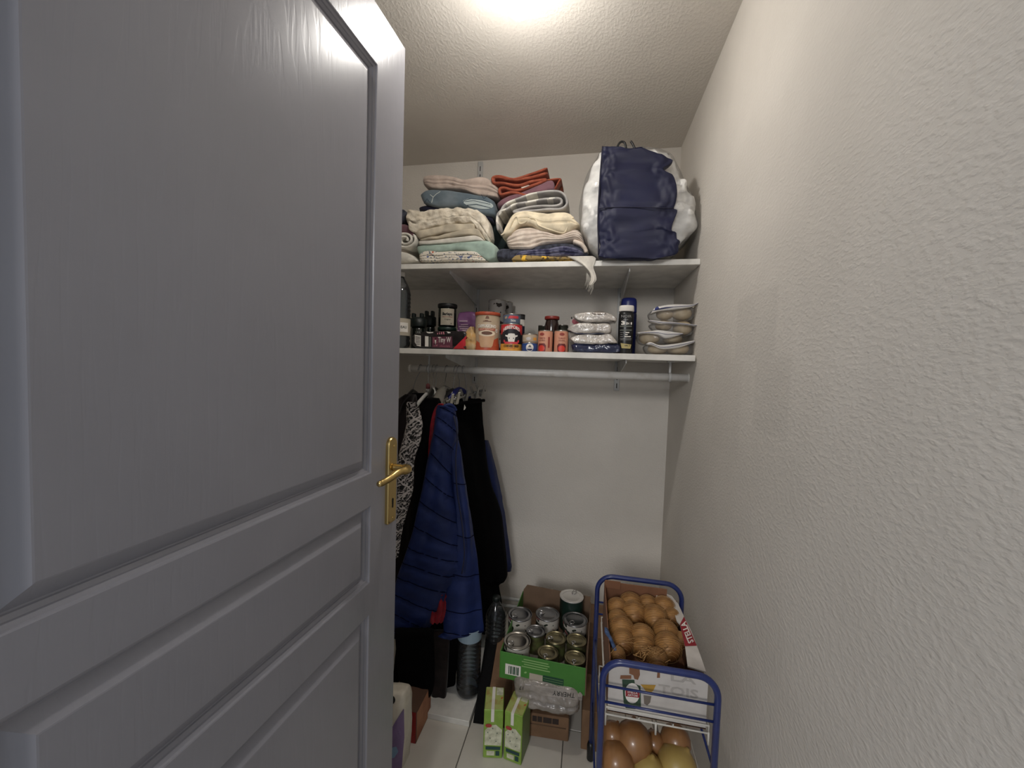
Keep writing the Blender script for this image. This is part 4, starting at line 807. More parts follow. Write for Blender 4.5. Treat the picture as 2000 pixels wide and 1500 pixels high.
# ---------------------------------------------------------------- clothes on the rod
m_wire = M('hook_wire', (150, 150, 150), .3, 1.0)
def hanger(label, px, neck, mat, drop=.05, half=.19, yaw=0., arm=.008, wide=None, cy=0, lean=0, hookm=None):
    "a clothes hanger hooked over the rod at px; neck = height of the neck"
    x = W(px, 722, Y=ROD_Y).x; zn = W(neck[0], neck[1], Y=ROD_Y+cy).z; xn = W(neck[0], neck[1], Y=ROD_Y+cy).x
    t = thing('clothes_hanger', label, 'hanger', (xn, ROD_Y, zn), 'hangers on the rod')
    R_ = ROD_R+.0035; a = [Vector((x+.004*math.sin(k), ROD_Y+R_*math.cos(k), ROD_Z+R_*math.sin(k))) for k in [-.7+(PI*1.15+.7)*i/14 for i in range(15)]][::-1]
    bot = a[-1]; q = [bot+Vector(((xn-x)*.25, -.004, -.014)), Vector((x+(xn-x)*.7, ROD_Y+.006+cy*.7, (zn+bot.z)/2)), Vector((xn, ROD_Y+cy, zn))]
    tube('hook', crom(a+q, 3), .0016, hookm or m_wire, t, 6)
    s, c = math.sin(yaw), math.cos(yaw)
    P_ = [Vector((xn+s*half*u, ROD_Y+cy+c*half*u, zn-drop*abs(u)**1.25+lean*u)) for u in [-1+i/8 for i in range(17)]]
    tube('arms', P_, arm if wide is None else [wide*(.45+.55*min(1, abs(u)*2.4))*(1 if abs(u) < .95 else .7) for u in [-1+i/8 for i in range(17)]], mat, t, 10)
    return t, P_
m_hblk = M('black_hanger_plastic', (18, 18, 20), .3); m_hgr = M('clear_grey_plastic', (120, 116, 108), .18, coat=.6); m_hwh = M('white_hanger_plastic', (206, 204, 198), .35)
hanger('black hanger at the far left end of the rod', 820, (806, 763), m_hblk, .06, .18, -.15)
t, _ = hanger('white hanger with a small pink cap at its neck', 836, (835, 768), m_hwh, .05, .17, -.1, hookm=m_wire)
lathe('pink_cap', [(.010, -.012), (.009, .006), (.004, .012)], W(836, 754, Y=ROD_Y), M('pink_plastic', (150, 84, 88), .4), t, 14); lathe('neck_sleeve', [(.009, -.02), (.009, -.001)], W(836, 757, Y=ROD_Y), m_hwh, t, 14)
hanger('slim white hanger partly showing between dark garments', 846, (846, 755), m_hwh, .07, .16, -.5, .006)
hanger('black hanger carrying the long black dress', 852, (850, 760), m_hblk, .05, .19, -.2, .010)
hanger('wide smoky clear hanger over the red cardigan', 871, (868, 757), m_hgr, .085, .19, -.15, wide=.024, cy=-.02)
hanger('black hanger under the blue quilted jacket', 889, (884, 762), m_hblk, .05, .2, .0, .009)
t, _ = hanger('blue plastic hanger behind the grey clip hanger', 895, (897, 758), M('blue_hanger_plastic', (40, 46, 120), .4), .05, .09, .25, wide=.013, cy=.03)
# clip hanger of the black trousers
x = W(905, 722, Y=ROD_Y).x; A_, B_ = W(871, 784.5, Y=1.575), W(947, 763, Y=1.80); mid = (A_+B_)/2
ch = thing('clip_hanger', 'grey clip hanger with pale pegs gripping the black trousers', 'hanger', mid, 'hangers on the rod')
R_ = ROD_R+.0035; a = [Vector((x, ROD_Y+R_*math.cos(k), ROD_Z+R_*math.sin(k))) for k in [-.7+(PI*1.15+.7)*i/14 for i in range(15)]][::-1]
tube('hook', crom(a+[a[-1]+Vector((.004, 0, -.015)), mid+Vector((0, 0, .03)), mid], 3), .0017, m_wire, ch, 6)
m_clip = M('grey_clip_plastic', (146, 142, 134), .35); m_clipw = M('ivory_clip_plastic', (206, 200, 184), .35)
tube('cross_bar', [A_, A_.lerp(B_, .5), B_], .0055, m_clip, ch, 10)
def peg(f, mat, lab=None):
    p = A_.lerp(B_, f); d = (B_-A_).normalized(); n = Vector((d.y, -d.x, 0)); g = []
    o = thing_part = None
    for s in (-1, 1):
        m_ = frame(p+n*(s*.008)+Vector((0, 0, -.012)), d, n, (n.x*s*.4, n.y*s*.4, 1)); 
        bm = bmesh.new(); bmesh.ops.create_cube(bm, size=1)
        for v in bm.verts: v.co = Vector((v.co.x*.016*(1-.25*(v.co.z > 0)), v.co.y*.005, (v.co.z+.5)*.058-.012))
        bmesh.ops.bevel(bm, geom=bm.edges[:], offset=.0012, segments=1, affect='EDGES')
        if o is None: o = bm_out('peg', bm, mat, ch, False, m_); 
        else: bm_out('peg_jaw', bm, mat, o, False, m_)
    tube('spring', [p+d*.009+Vector((0, 0, .004)), p-d*.009+Vector((0, 0, .004))], .006, m_wire, o, 8)
for f, mt in ((.09, m_clipw), (.24, m_clipw), (.47, m_clip), (.74, m_clip), (.9, m_clip)): peg(f, mt)
o = mk('size_tag', [W(*q, Y=1.60) for q in ((907, 790), (910, 796), (908, 800), (905.5, 801))]+[W(*q, Y=1.603) for q in ((907, 790), (910, 796), (908, 800), (905.5, 801))], [(0, 1, 2, 3), (7, 6, 5, 4), (0, 4, 5, 1), (1, 5, 6, 2), (2, 6, 7, 3), (3, 7, 4, 0)], pw, ch, False)
f_blk = M('black_cloth', (11, 10, 12), .95, bump=(420, .25), spec=.08); f_blk2 = M('black_trouser_cloth', (9, 9, 10), .95, bump=(420, .15), spec=.08); f_bw = fab('brown_black_cloth', (32, 24, 24), None, 12)
f_red = fab('wine_red_knit', (146, 30, 42), (124, 24, 36), 50, .5); f_dbrown = fab('dark_brown_cloth', (44, 35, 33), (34, 27, 26), 20)
m_quilt = M('royal_blue_quilt', (27, 42, 92), .55, bump=(160, .2), var=(12, (23, 36, 80)), spec=.3)
m_seam = M('navy_stitch', (9, 13, 36), .9, spec=.05)
G_ = 'garments on the rod'
def gar(label, cat, o): return props(o, label, cat, G_)
gar('dark brown garment farthest left on the rod beside the door', 'garment', drape('hanging_coat', [(770, 798, 815), (782, 785, 818), (800, 772, 822), (850, 752, 826), (1000, 745, 824), (1250, 742, 822)], 1.46, 1.54, .04, f_bw, None, seed=1))
gar('black coat between the brown garment and the patterned blouse', 'coat', drape('hanging_coat', [(768, 812, 838), (778, 806, 842), (800, 800, 846), (860, 790, 848), (1000, 778, 846), (1160, 775, 846), (1200, 776, 846)], 1.60, 1.70, .05, f_blk, None, seed=2))
# patterned blouse
m_pat = bpy.data.materials.new('black_white_ornament'); m_pat.use_nodes = True; nt = m_pat.node_tree; L = nt.links; b = nt.nodes['Principled BSDF']; b.inputs['Roughness'].default_value = .85
tc = nt.nodes.new('ShaderNodeTexCoord'); mp = nt.nodes.new('ShaderNodeMapping'); mp.inputs['Rotation'].default_value = (0, .7, 0); L.new(tc.outputs['Object'], mp.inputs[0])
def cr_(inp, a, c):
    r = nt.nodes.new('ShaderNodeValToRGB'); r.color_ramp.interpolation = 'LINEAR'; r.color_ramp.elements[0].position = a; r.color_ramp.elements[1].position = c; L.new(inp, r.inputs[0]); return r.outputs[0]
v1 = nt.nodes.new('ShaderNodeTexVoronoi'); v1.feature = 'DISTANCE_TO_EDGE'; v1.inputs['Scale'].default_value = 70; L.new(mp.outputs[0], v1.inputs[0])
n1 = nt.nodes.new('ShaderNodeTexNoise'); n1.inputs['Scale'].default_value = 60; n1.inputs['Detail'].default_value = 1; L.new(mp.outputs[0], n1.inputs[0])
w1 = nt.nodes.new('ShaderNodeTexWave'); w1.wave_type = 'RINGS'; w1.inputs['Scale'].default_value = 22; w1.inputs['Distortion'].default_value = 11; w1.inputs['Detail Scale'].default_value = 1.8; L.new(mp.outputs[0], w1.inputs[0])
k1 = nt.nodes.new('ShaderNodeTexBrick'); k1.offset = 0; k1.inputs['Scale'].default_value = 1; k1.inputs['Brick Width'].default_value = .062; k1.inputs['Row Height'].default_value = .062; k1.inputs['Mortar Size'].default_value = .0022; k1.inputs['Mortar Smooth'].default_value = 0
k1.inputs['Color1'].default_value = k1.inputs['Color2'].default_value = (0, 0, 0, 1); k1.inputs['Mortar'].default_value = (1, 1, 1, 1)
sp = nt.nodes.new('ShaderNodeSeparateXYZ'); L.new(mp.outputs[0], sp.inputs[0]); cb = nt.nodes.new('ShaderNodeCombineXYZ'); L.new(sp.outputs['X'], cb.inputs['X']); L.new(sp.outputs['Z'], cb.inputs['Y']); L.new(cb.outputs[0], k1.inputs[0])
def mth(op, a, c):
    m = nt.nodes.new('ShaderNodeMath'); m.operation = op
    for i, q in enumerate((a, c)):
        if isinstance(q, (int, float)): m.inputs[i].default_value = q
        else: L.new(q, m.inputs[i])
    return m.outputs[0]
pat = mth('MAXIMUM', mth('MULTIPLY', cr_(w1.outputs['Fac'], .6, .68), cr_(n1.outputs['Fac'], .38, .44)), cr_(mth('SUBTRACT', .1, v1.outputs['Distance']), .065, .09)); pat = mth('MAXIMUM', pat, k1.outputs['Color'])
mx = nt.nodes.new('ShaderNodeMix'); mx.data_type = 'RGBA'; mx.inputs['A'].default_value = (*lin((14, 12, 14)), 1); mx.inputs['B'].default_value = (*lin((186, 178, 174)), 1); L.new(pat, mx.inputs['Factor']); L.new(mx.outputs['Result'], b.inputs['Base Color'])
gar('black and white ornamental patterned blouse behind the door handle', 'blouse', drape('hanging_blouse', [(785, 807, 816), (790, 804, 818), (805, 802, 824), (830, 799, 828), (860, 791, 824), (900, 781, 812), (935, 773, 810), (960, 770, 808), (985, 770, 802), (1040, 768, 788), (1090, 766, 780)], 1.30, 1.34, .04, m_pat, None, seed=3, nf=3, fa=.004, wr=.002))
gar('long black dress reaching below the blue jacket', 'dress', drape('hanging_dress', [(778, 832, 860), (790, 824, 864), (820, 818, 866), (900, 812, 868), (1000, 806, 866), (1150, 790, 880), (1240, 775, 925), (1280, 770, 905), (1320, 766, 890), (1345, 766, 887), (1358, 776, 874), (1364, 800, 850)], 1.405, 1.45, .04, f_blk, None, seed=4))
gar('narrow black sleeve end hanging low beside the red carton', 'garment', drape('hanging_garment', [(1230, 770, 846), (1300, 774, 848), (1340, 780, 846), (1362, 788, 840), (1372, 791, 830), (1379, 792, 812), (1400, 795, 804), (1404, 797, 801)], 1.32, 1.33, .02, f_blk2, None, seed=5, nf=3, fa=.003))
gar('wine red cardigan with its shoulder under the smoky hanger', 'cardigan', drape('hanging_cardigan', [(788, 858, 866), (797, 850, 870), (815, 843, 873), (850, 838, 874), (900, 835, 872), (950, 833, 874), (1050, 832, 880), (1150, 836, 878), (1165, 838, 874), (1195, 837, 871), (1214, 837, 866), (1218, 840, 862)], 1.374, 1.39, .014, f_red, None, seed=6, wr=.004, fa=.006))
# blue quilted jacket
jk = thing('quilted_jacket', 'royal blue quilted jacket hanging in front of the red cardigan', 'jacket', W(850, 1243, Y=1.58), G_)
drape('front_panel', [(793, 866, 884), (800, 861, 891), (820, 856, 896), (850, 851, 897), (880, 846, 892), (920, 836, 889), (960, 826, 892), (1000, 815, 899), (1040, 805, 905), (1075, 794, 907), (1100, 785, 908), (1125, 776, 902), (1150, 769, 888), (1180, 765, 872), (1210, 763, 855), (1235, 762, 838), (1240, 763, 834)], 1.33, 1.39, .05, m_quilt, jk, nf=2, fa=.006, seed=7, quilt=13.5, seam=m_seam, qa=.013, wr=.003, tilt=-.035, N=72, sub=7)
drape('open_panel', [(805, 882, 892), (830, 880, 897), (870, 884, 902), (920, 889, 911), (980, 894, 920), (1040, 897, 929), (1090, 890, 935), (1130, 880, 938), (1170, 871, 941), (1210, 866, 944), (1235, 866, 946), (1242, 867, 940), (1249, 868, 885)], 1.375, 1.43, .035, m_quilt, jk, nf=2, fa=.008, seed=8, quilt=7, seam=m_seam, qa=.006, wr=.004, sub=6)
drape('far_sleeve', [(860, 948, 956), (900, 955, 968), (950, 960, 981), (1000, 966, 990), (1050, 970, 997), (1090, 968, 1002), (1108, 966, 1004), (1118, 966, 1003)], 1.84, 1.92, .06, m_quilt, jk, nf=2, fa=.003, seed=9, quilt=5, qa=.006, tilt=.06)
tube('collar', crom([W(865, 798, Y=1.352), W(871, 792, Y=1.36), W(880, 791, Y=1.37), W(887, 796, Y=1.385), W(890, 802, Y=1.39)], 5), .0065, m_quilt, jk, 10)
tube('front_zip', crom([W(x, y, Y=1.36) for x, y in ((886, 812), (893, 850), (890, 900), (893, 960), (902, 1020), (907, 1080), (902, 1120))], 5), .003, M('navy_zip', (18, 22, 50), .5), jk, 6)
tr = drape('hanging_trousers', [(779, 880, 942), (786, 876, 945), (800, 877, 946), (850, 886, 951), (900, 897, 957), (950, 906, 967), (1000, 912, 984), (1060, 918, 992), (1115, 925, 997), (1128, 928, 997), (1137, 930, 993), (1143, 932, 982), (1155, 934, 983), (1175, 938, 987), (1198, 940, 986), (1206, 941, 978), (1225, 943, 972), (1240, 944, 966)], 1.66, 1.80, .06, f_blk2, None, nf=4, fa=.008, seed=10)
gar('black trousers held by the grey clip hanger, rightmost on the rod', 'trousers', tr)
tube('waistband', [W(877, 790, Y=1.622), W(910, 786, Y=1.665), W(946, 782, Y=1.745)], .007, f_blk, tr, 8)
gar('dark brown scarf end hanging almost to the floor', 'scarf', drape('hanging_scarf', [(1235, 836, 878), (1280, 838, 875), (1330, 840, 872), (1370, 842, 869), (1395, 844, 868), (1410, 846, 867), (1417, 850, 864), (1419, 854, 861)], 1.395, 1.40, .035, f_dbrown, None, nf=2, fa=.004, seed=11))

# ---------------------------------------------------------------- pipes by the back wall
for i, (pl_, pr__) in enumerate((((985, 1168), (1155, 1192)), ((985, 1183), (1155, 1206)))):
    a, b = W(*pl_, Y=YB-.03), W(*pr__, Y=YB-.03); z = (a.z+b.z)/2
    t = thing('heating_pipe', ('upper of the two white pipes running along the back wall', 'lower of the two white pipes running along the back wall')[i], 'pipe', (-.3, YB-.03, z), 'white pipes')
    tube('pipe_run', [(XL+.01, YB-.03, z), (XR-.002, YB-.03, z)], .0085, m_metal, t, 14)
    for x in (-.62, -.18, .2):
        box('pipe_clip', (x-.006, YB-.04, z-.0105), (x+.006, YB-.0005, z+.0105), m_white, t, .002)
c = W(965, 1228, Y=1.93)
t = thing('pipe_valve', 'white pipe elbow with a round cap on the floor near the back wall', 'valve', c)
tube('elbow', crom([W(966, 1190, Y=1.96), W(970, 1200, Y=1.95), W(969, 1214, Y=1.94), W(966, 1226, Y=1.93)], 4), .02, m_metal, t, 14)
lathe('cap', [(.018, -.03), (.026, -.028), (.026, .012), (.018, .016)], W(962, 1228, Y=1.905), m_white, t, 20, axis=(-.6, -.7, .1))

# ---------------------------------------------------------------- floor, left
b0, b1 = W(915, 1420, Z=0), W(800, 1404, Z=0)
o = box('floor_board', (-.80, b0.y, .0), (b0.x+.002, 1.86, .021), m_white, None, .0012); props(o, 'spare white shelf board lying on the floor under the clothes', 'board')
m_blue_lab = M('print_sky', (120, 150, 180), .5)
c = W(912, 1366, Z=.021); t = bottle('water_bottle', 'large clear water bottle standing on the white board in front', c.x-.006, c.y+.035, .0465, .021, .32, .93, (.225, .27), M('pale_blue_label', (150, 170, 185), .6), M('blue_cap', (60, 70, 90), .4), 'water bottles on the floor')
bottle('water_bottle', 'second clear water bottle hidden in the dark behind the first', c.x+.06, c.y+.20, .044, .021, .30, .93, None, None, MATS['dark_green_plastic'], 'water bottles on the floor')
# black and brown sheets leaning behind the cartons
def lean(name, q, th, mat, label, cat):
    v = [Vector(p) for p in q]; n = (v[1]-v[0]).cross(v[3]-v[0]).normalized()*th; v2 = [p-n if n.z > 0 else p+n for p in v]
    o = mk(name, v+v2, [(0, 1, 2, 3), (7, 6, 5, 4), (0, 4, 5, 1), (1, 5, 6, 2), (2, 6, 7, 3), (3, 7, 4, 0)], mat, None, False); return props(o, label, cat)
lean('black_folder', [W(924, 1411, Z=.004), W(944, 1414, Z=.004), W(972, 1246, Y=1.60), W(950, 1240, Y=1.60)], .02, M('black_board', (14, 14, 15), .8, spec=.15), 'flat black folder leaning back between bottles and brown cardboard', 'folder')
m_card = M('brown_cardboard', (128, 98, 72), .85, var=(18, (116, 88, 64))); m_card2 = M('dark_brown_cardboard', (104, 80, 60), .85)
lean('cardboard_sheet', [W(945, 1415, Z=.004), W(990, 1421, Z=.004), W(1012, 1250, Y=1.60), W(973, 1244, Y=1.60)], .006, m_card, 'brown cardboard sheet leaning behind the green soup cartons', 'cardboard')
# brown carton under the parcel
a, b = W(985, 1430, Z=0), W(1108, 1450, Z=0); ux = (b-a); ux.z = 0; ux.normalize(); uy = Vector((-ux.y, ux.x, 0))
b_ = W(1110, 1450, Z=0); xf = frame(b_, ux, uy, (0, 0, 1))
cb_ = thing('cardboard_box', 'low brown cardboard box under the taped plastic parcel', 'box', b_+uy*.14-ux*.1)
o = box('box_body', (-.215, .0, 0), (0, .27, .085), m_card, cb_, .003, xf)
fb_ = flat(xf @ Vector((0, 0, 0)), ux, (0, 0, 1))
for i, (x0, x1) in enumerate(((-.128, -.112), (-.11, -.094), (-.09, -.06), (-.058, -.036))): decal('stamped_print', pbm([rect(x0, .058, x1, .078)]), fb_, M('brown_ink', (52, 40, 34), .8), o, off=.0008)
tube('tape_seam', [xf @ Vector((-.2, -.0005, .048)), xf @ Vector((-.01, -.0005, .048))], .0016, m_card2, o, 4)
# plastic parcel with handwriting
m_parcel = M('cloudy_plastic_film', (148, 140, 132), .3, bump=(26, .7, .014), coat=.3)
tp_ = [(1000, 1330), (1030, 1334), (1070, 1342), (1110, 1350), (1133, 1354)]; bt_ = [(1006, 1386), (1030, 1390), (1070, 1396), (1110, 1404), (1131, 1407)]
pc = fold('plastic_parcel', tp_, bt_, b_.y-.055, .26, m_parcel, None, r=.03, amp=.008, fr=22, seed=80, grooves=(.62,), gd=.014); props(pc, 'taped cloudy plastic parcel with black handwriting under the green carton', 'parcel')
pcs = onto(pc); ph = lambda u, v, d: pcs(1104-u*.98-v*.12, 1357-u*.13+v, d)
decal('paper_strip', pbm([[(-34, -11), (70, -11), (70, 7), (-34, 7)]]), ph, M('parcel_paper', (158, 150, 142), .6), pc, off=.0004, step=5, ystep=4)
txt('THERRY', 13, 44, ph, pk, pc, 3, -1, .0, step=None, off=.0015); txt('17', 10, 8, ph, pk, pc, 88, -2, .0, step=None, off=.0015)
# cardboard at the right of it
q = W(1134, 1463, Z=0)
o = box('cardboard_box', (q.x, q.y, 0), (q.x+.075, q.y+.17, W(1140, 1387, Y=q.y).z), m_card, None, .002); props(o, 'narrow brown cardboard box squeezed between parcel and vegetable trolley', 'box')
o = box('cardboard_box', (W(1144, 1300, Y=1.66).x, 1.66, 0), (.20, 1.90, W(1155, 1243, Y=1.66).z), m_card, None, .002); props(o, 'taller brown cardboard box standing behind the trolley by the wall', 'box')

# ---------------------------------------------------------------- green carton of tins
TZ = .21
FL, FR = W(977, 1322, Z=TZ), W(1142, 1358, Z=TZ); ux = FR-FL; ux.z = 0; wid_ = ux.length; ux.normalize(); uy = Vector((-ux.y, ux.x, 0))
DEP = .388; xf = frame(FL, ux, uy, (0, 0, 1))
gc = thing('tin_carton', 'green cardboard carton full of tins on the plastic parcel', 'carton', FL+ux*wid_/2+uy*DEP/2, None)
m_green = M('green_print_card', (70, 132, 52), .5, var=(10, (64, 124, 48))); m_kraft = M('kraft_inside', (122, 98, 78), .85)
box('base', (0, 0, 0), (wid_, DEP, .003), m_kraft, gc, 0, xf)
fp = box('front_panel', (0, -.003, 0), (wid_, 0, .095), m_green, gc, .0008, xf)
box('side_panel', (-.003, -.003, 0), (0, DEP, .095), m_green, gc, .0008, xf); box('side_panel', (wid_, -.003, 0), (wid_+.003, DEP, .095), m_kraft, gc, .0008, xf)
bz = W(1060, 1148, Y=(FL+uy*DEP).y).z-TZ
o = mk('back_panel', [xf @ Vector(v) for v in ((0, DEP, 0), (wid_, DEP, 0), (wid_, DEP, bz-.005), (.016, DEP, bz+.004), (0, DEP, .10), (0, DEP+.003, 0), (wid_, DEP+.003, 0), (wid_, DEP+.003, bz-.005), (.016, DEP+.003, bz+.004), (0, DEP+.003, .10))],
   [(0, 1, 2, 3, 4), (9, 8, 7, 6, 5)]+[(i, (i+1) % 5, 5+(i+1) % 5, 5+i) for i in range(5)], m_kraft, gc, False)
ff = flat(xf @ Vector((0, -.003, 0)), ux, (0, 0, 1))
decal('barcode_label', pbm([rect(.018, .018, .073, .056)]), ff, pw, fp)
for x, ww in ((.030, .003), (.036, .005), (.043, .002), (.047, .006), (.056, .003), (.061, .005)): decal('barcode_bar', pbm([rect(x, .022, x+ww, .050)]), ff, M('print_deepgreen', (30, 74, 50), .6), fp, off=.0012)
m_lg = M('print_palegreen', (150, 190, 120), .6)
for i, (x0, x1) in enumerate(((.082, .168), (.076, .172), (.084, .166), (.076, .175))): decal('text_line', pbm([rect(x0, .082-i*.0085, x1, .0855-i*.0085)]), ff, m_lg, fp)
decal('pale_label', pbm([rect(.104, .012, .150, .040)]), ff, MATS['label_paper'], fp); decal('dark_table', pbm([rect(.151, .010, .222, .042)]), ff, MATS['print_deepgreen'], fp)
for i in range(3): decal('table_line', pbm([rect(.153, .018+i*.008, .219, .0188+i*.008)]), ff, m_lg, fp, off=.0012)
decal('star_mark', pbm([leaf(.090, .038, .005, .003, .5)]), ff, m_lg, fp)
m_fl = printed('floral_tin_label', (206, 200, 190), [((48, 56, 46), 42, .53), ((170, 110, 110), 36, .62)]); m_fl.node_tree.nodes['Principled BSDF'].inputs['Roughness'].default_value = .4
m_olv = M('olive_label', (96, 104, 60), .45, var=(30, (70, 62, 44))); m_dkg = M('dark_green_label', (24, 46, 38), .45); m_gold = M('gold_lacquer', (150, 142, 112), .3, 1.0); m_lidgrey = M('grey_steel', (150, 150, 152), .3, 1.0); m_lidw = M('pale_lid', (206, 202, 196), .4, .3)
LZ = TZ+.099
def ringtin(label, px, py, wpx, zt_, mlab, mlid, ang):
    c = W(px, py, Z=zt_); r = wpx/2/FPX*c.y*1.02
    t = thing('food_tin', label, 'tin', (c.x, c.y, TZ+.0035), 'tins in the green carton'); z0 = TZ+.0035; h = zt_-z0
    lathe('tin_body', [(r*.95, 0), (r, .002), (r*.985, .006), (r*.985, h-.006), (r, h-.003)], (c.x, c.y, z0), mlab, t, 32)
    lathe('tin_lid', [(r*.99, -.004), (r*1.02, -.002), (r*1.02, .001), (r*.97, .0015), (r*.93, -.002), (r*.8, -.002), (r*.78, -.001), (r*.7, -.001), (r*.68, -.0018)], (c.x, c.y, zt_), mlid, t, 32)
    d = Vector((math.cos(ang), math.sin(ang), 0)); e = Vector((-d.y, d.x, 0)); q = c+d*(r*.56)+Vector((0, 0, .0015))
    v, f = tubegeo([q+d*(r*.26*math.cos(k))+e*(r*.17*math.sin(k))+Vector((0, 0, .001+.002*math.cos(k))) for k in [2*PI*i/16 for i in range(16)]], .0018, 6, True)
    rt = mk('ring_pull', v, f, m_chrome, t); lathe('rivet', [(.004, 0), (.004, .0012), (.002, .002)], q+d*(r*.2)-Vector((0, 0, .0025)), m_chrome, rt, 10)
TI = [('big floral tin at the back left of the green carton', 1016, 1199, 47, LZ, m_fl, m_lidgrey, 3.9), ('big floral tin in the middle of the back row', 1069.5, 1199, 46, LZ, m_fl, m_lidgrey, 3.0),
      ('tall dark green tin with a pale lid in the back right corner', 1116.5, 1164, 45, TZ+.134, m_dkg, m_lidw, 1.2), ('big tin at the right side behind the small tins', 1123, 1209.5, 47, LZ-.002, m_fl, m_lidgrey, 4.3),
      ('big floral tin at the front left corner of the green carton', 1010, 1251, 53, LZ, m_fl, m_tin, 3.9), ('small silver tin with an olive label in the centre', 1046.5, 1232, 37, LZ-.006, m_olv, m_lidgrey, 3.5),
      ('small gold lidded tin right of the centre', 1085.5, 1245.5, 39, LZ-.009, m_olv, m_gold, 3.5), ('small gold lidded tin at the right edge of the carton', 1126, 1250, 38, LZ-.008, m_olv, m_gold, 4.2),
      ('small gold lidded tin in front, beside the big front tin', 1070, 1274, 40, LZ-.012, m_olv, m_gold, 4.4), ('small gold lidded tin in the front right corner', 1123, 1284.5, 40, LZ-.012, m_olv, m_gold, 4.6)]
for q in TI: ringtin(*q)

# ---------------------------------------------------------------- two soup cartons
m_soup = M('soup_carton_green', (140, 172, 74), .4, var=(40, (128, 162, 64))); m_slid = M('soup_carton_top', (170, 178, 104), .4, var=(30, (156, 120, 66), .5, .7)); m_cream_p = M('print_soupcream', (216, 216, 192), .5, var=(60, (186, 186, 160)))
m_teal = M('print_teal', (34, 70, 70), .5); m_side = M('soup_carton_side', (120, 140, 90), .5)
for k, (bl, br, tb, lab) in enumerate((((943, 1480), (981, 1481.5), (953, 1341), 'left of the two green soup cartons on the floor'), ((983, 1482), (1018, 1496), (1001, 1347), 'right of the two green soup cartons on the floor'))):
    a, b = W(*bl, Z=0), W(*br, Z=0); ux = b-a; ux.z = 0; wd = min(ux.length, .066); ux.normalize(); uy = Vector((-ux.y, ux.x, 0)); hh = .167
    dpt = (W(*tb, Z=hh)-a).dot(uy); dpt = max(.07, min(.10, dpt)); xf = frame(a, ux, uy, (0, 0, 1))
    t = thing('soup_carton', lab, 'carton', a+ux*wd/2+uy*dpt/2, 'green soup cartons')
    bd = box('carton_body', (0, 0, 0), (wd-.001, dpt, hh), [m_soup], t, .0018, xf)
    ff = flat(xf @ Vector((0, 0, 0)), ux, (0, 0, 1)); ft_ = flat(xf @ Vector((0, 0, hh)), ux, uy); fs_ = flat(xf @ Vector((wd-.001, 0, 0)), uy, (0, 0, 1))
    decal('top_print', pbm([rect(.002, .002, wd-.003, dpt-.002)]), ft_, m_slid, bd, off=.0004); decal('side_print', pbm([rect(.003, .004, dpt-.002, hh-.004)]), fs_, m_side, bd, off=.0005)
    decal('bowl_picture', pbm([[(.004, .045), (wd-.005, .045), (wd-.004, .10), (wd*.62, .117), (wd*.3, .113), (.004, .096)]]), ff, m_cream_p, bd, off=.0006)
    decal('red_logo', pbm([ell(.016, .113, .011, .0065)]), ff, M('print_logo_red', (170, 60, 56), .5), bd, off=.0012); decal('teal_band', pbm([rect(.008, .030, wd-.008, .041)]), ff, m_teal, bd, off=.001)
    decal('pale_patch', pbm([rect(.012, .010, wd*.58, .026)]), ff, m_cream_p, bd, off=.001); decal('teal_patch', pbm([rect(wd*.64, .010, wd*.84, .026)]), ff, m_teal, bd, off=.001)
    for x, y in ((.014, .09), (.03, .104), (.045, .088), (.022, .07), (.042, .06)): decal('herb_print', pbm([leaf(x, y, .0022, .0014, x*90)]), ff, m_teal, bd, off=.0012)
    decal('small_panel', pbm([rect(wd*.58, dpt*.62, wd-.004, dpt-.004)]), ft_, m_cream_p, bd, off=.001); decal('corner_flower', pbm([leaf(wd*.88, dpt*.5, .005, .003, .8)]), ft_, M('print_orange', (190, 100, 50), .5), bd, off=.001)
    s = box('opening_strip', (wd*.36, -.0022, hh-.040), (wd*.52, .0, hh+.0006), pw, t, 0, xf); box('strip_top', (wd*.36, 0, hh+.0004), (wd*.52, dpt-.002, hh+.0016), pw, s, 0, xf)

# ---------------------------------------------------------------- vegetable trolley
m_tb = M('blue_lacquered_tube', (34, 48, 106), .35, coat=.3, var=(40, (30, 44, 98))); m_ww = M('white_coated_wire', (214, 210, 200), .4)
TX0, TX1, TY0, TY1, TH = .026, .276, .925, 1.305, .632
tl = thing('vegetable_trolley', 'blue tube vegetable trolley with white wire baskets by the right wall', 'trolley', ((TX0+TX1)/2, (TY0+TY1)/2, 0))
def hoop(y, x0, x1, top, zb_, r_=.045, slope=0):
    pts = [Vector((x0, y, zb_)), Vector((x0, y, top-r_-.02)), Vector((x0, y, top-r_))]
    for i in range(1, 8): a = PI-PI/2*i/8; pts.append(Vector((x0+r_+r_*math.cos(a), y, top-r_+r_*math.sin(a))))
    pts += [Vector((x0+r_, y, top)), Vector(((x0+x1)/2, y, top+slope/2)), Vector((x1-r_, y, top))]
    for i in range(1, 8): a = PI/2-PI/2*i/8; pts.append(Vector((x1-r_+r_*math.cos(a), y, top-r_+r_*math.sin(a))))
    return pts + [Vector((x1, y, top-r_)), Vector((x1, y, zb_))]
zt1 = W(1285, 1306, Y=TY0).z; zt2 = W(1240, 1132, Y=TY1).z
fr = tube('front_hoop', hoop(TY0, W(1176, 1360, Y=TY0).x, W(1400, 1400, Y=TY0).x, zt1, .06), .0075, m_tb, tl, 14)
bk = tube('back_hoop', hoop(TY1, W(1163, 1240, Y=TY1).x, W(1330, 1200, Y=TY1).x, zt2, .06, .05), .0075, m_tb, tl, 14)
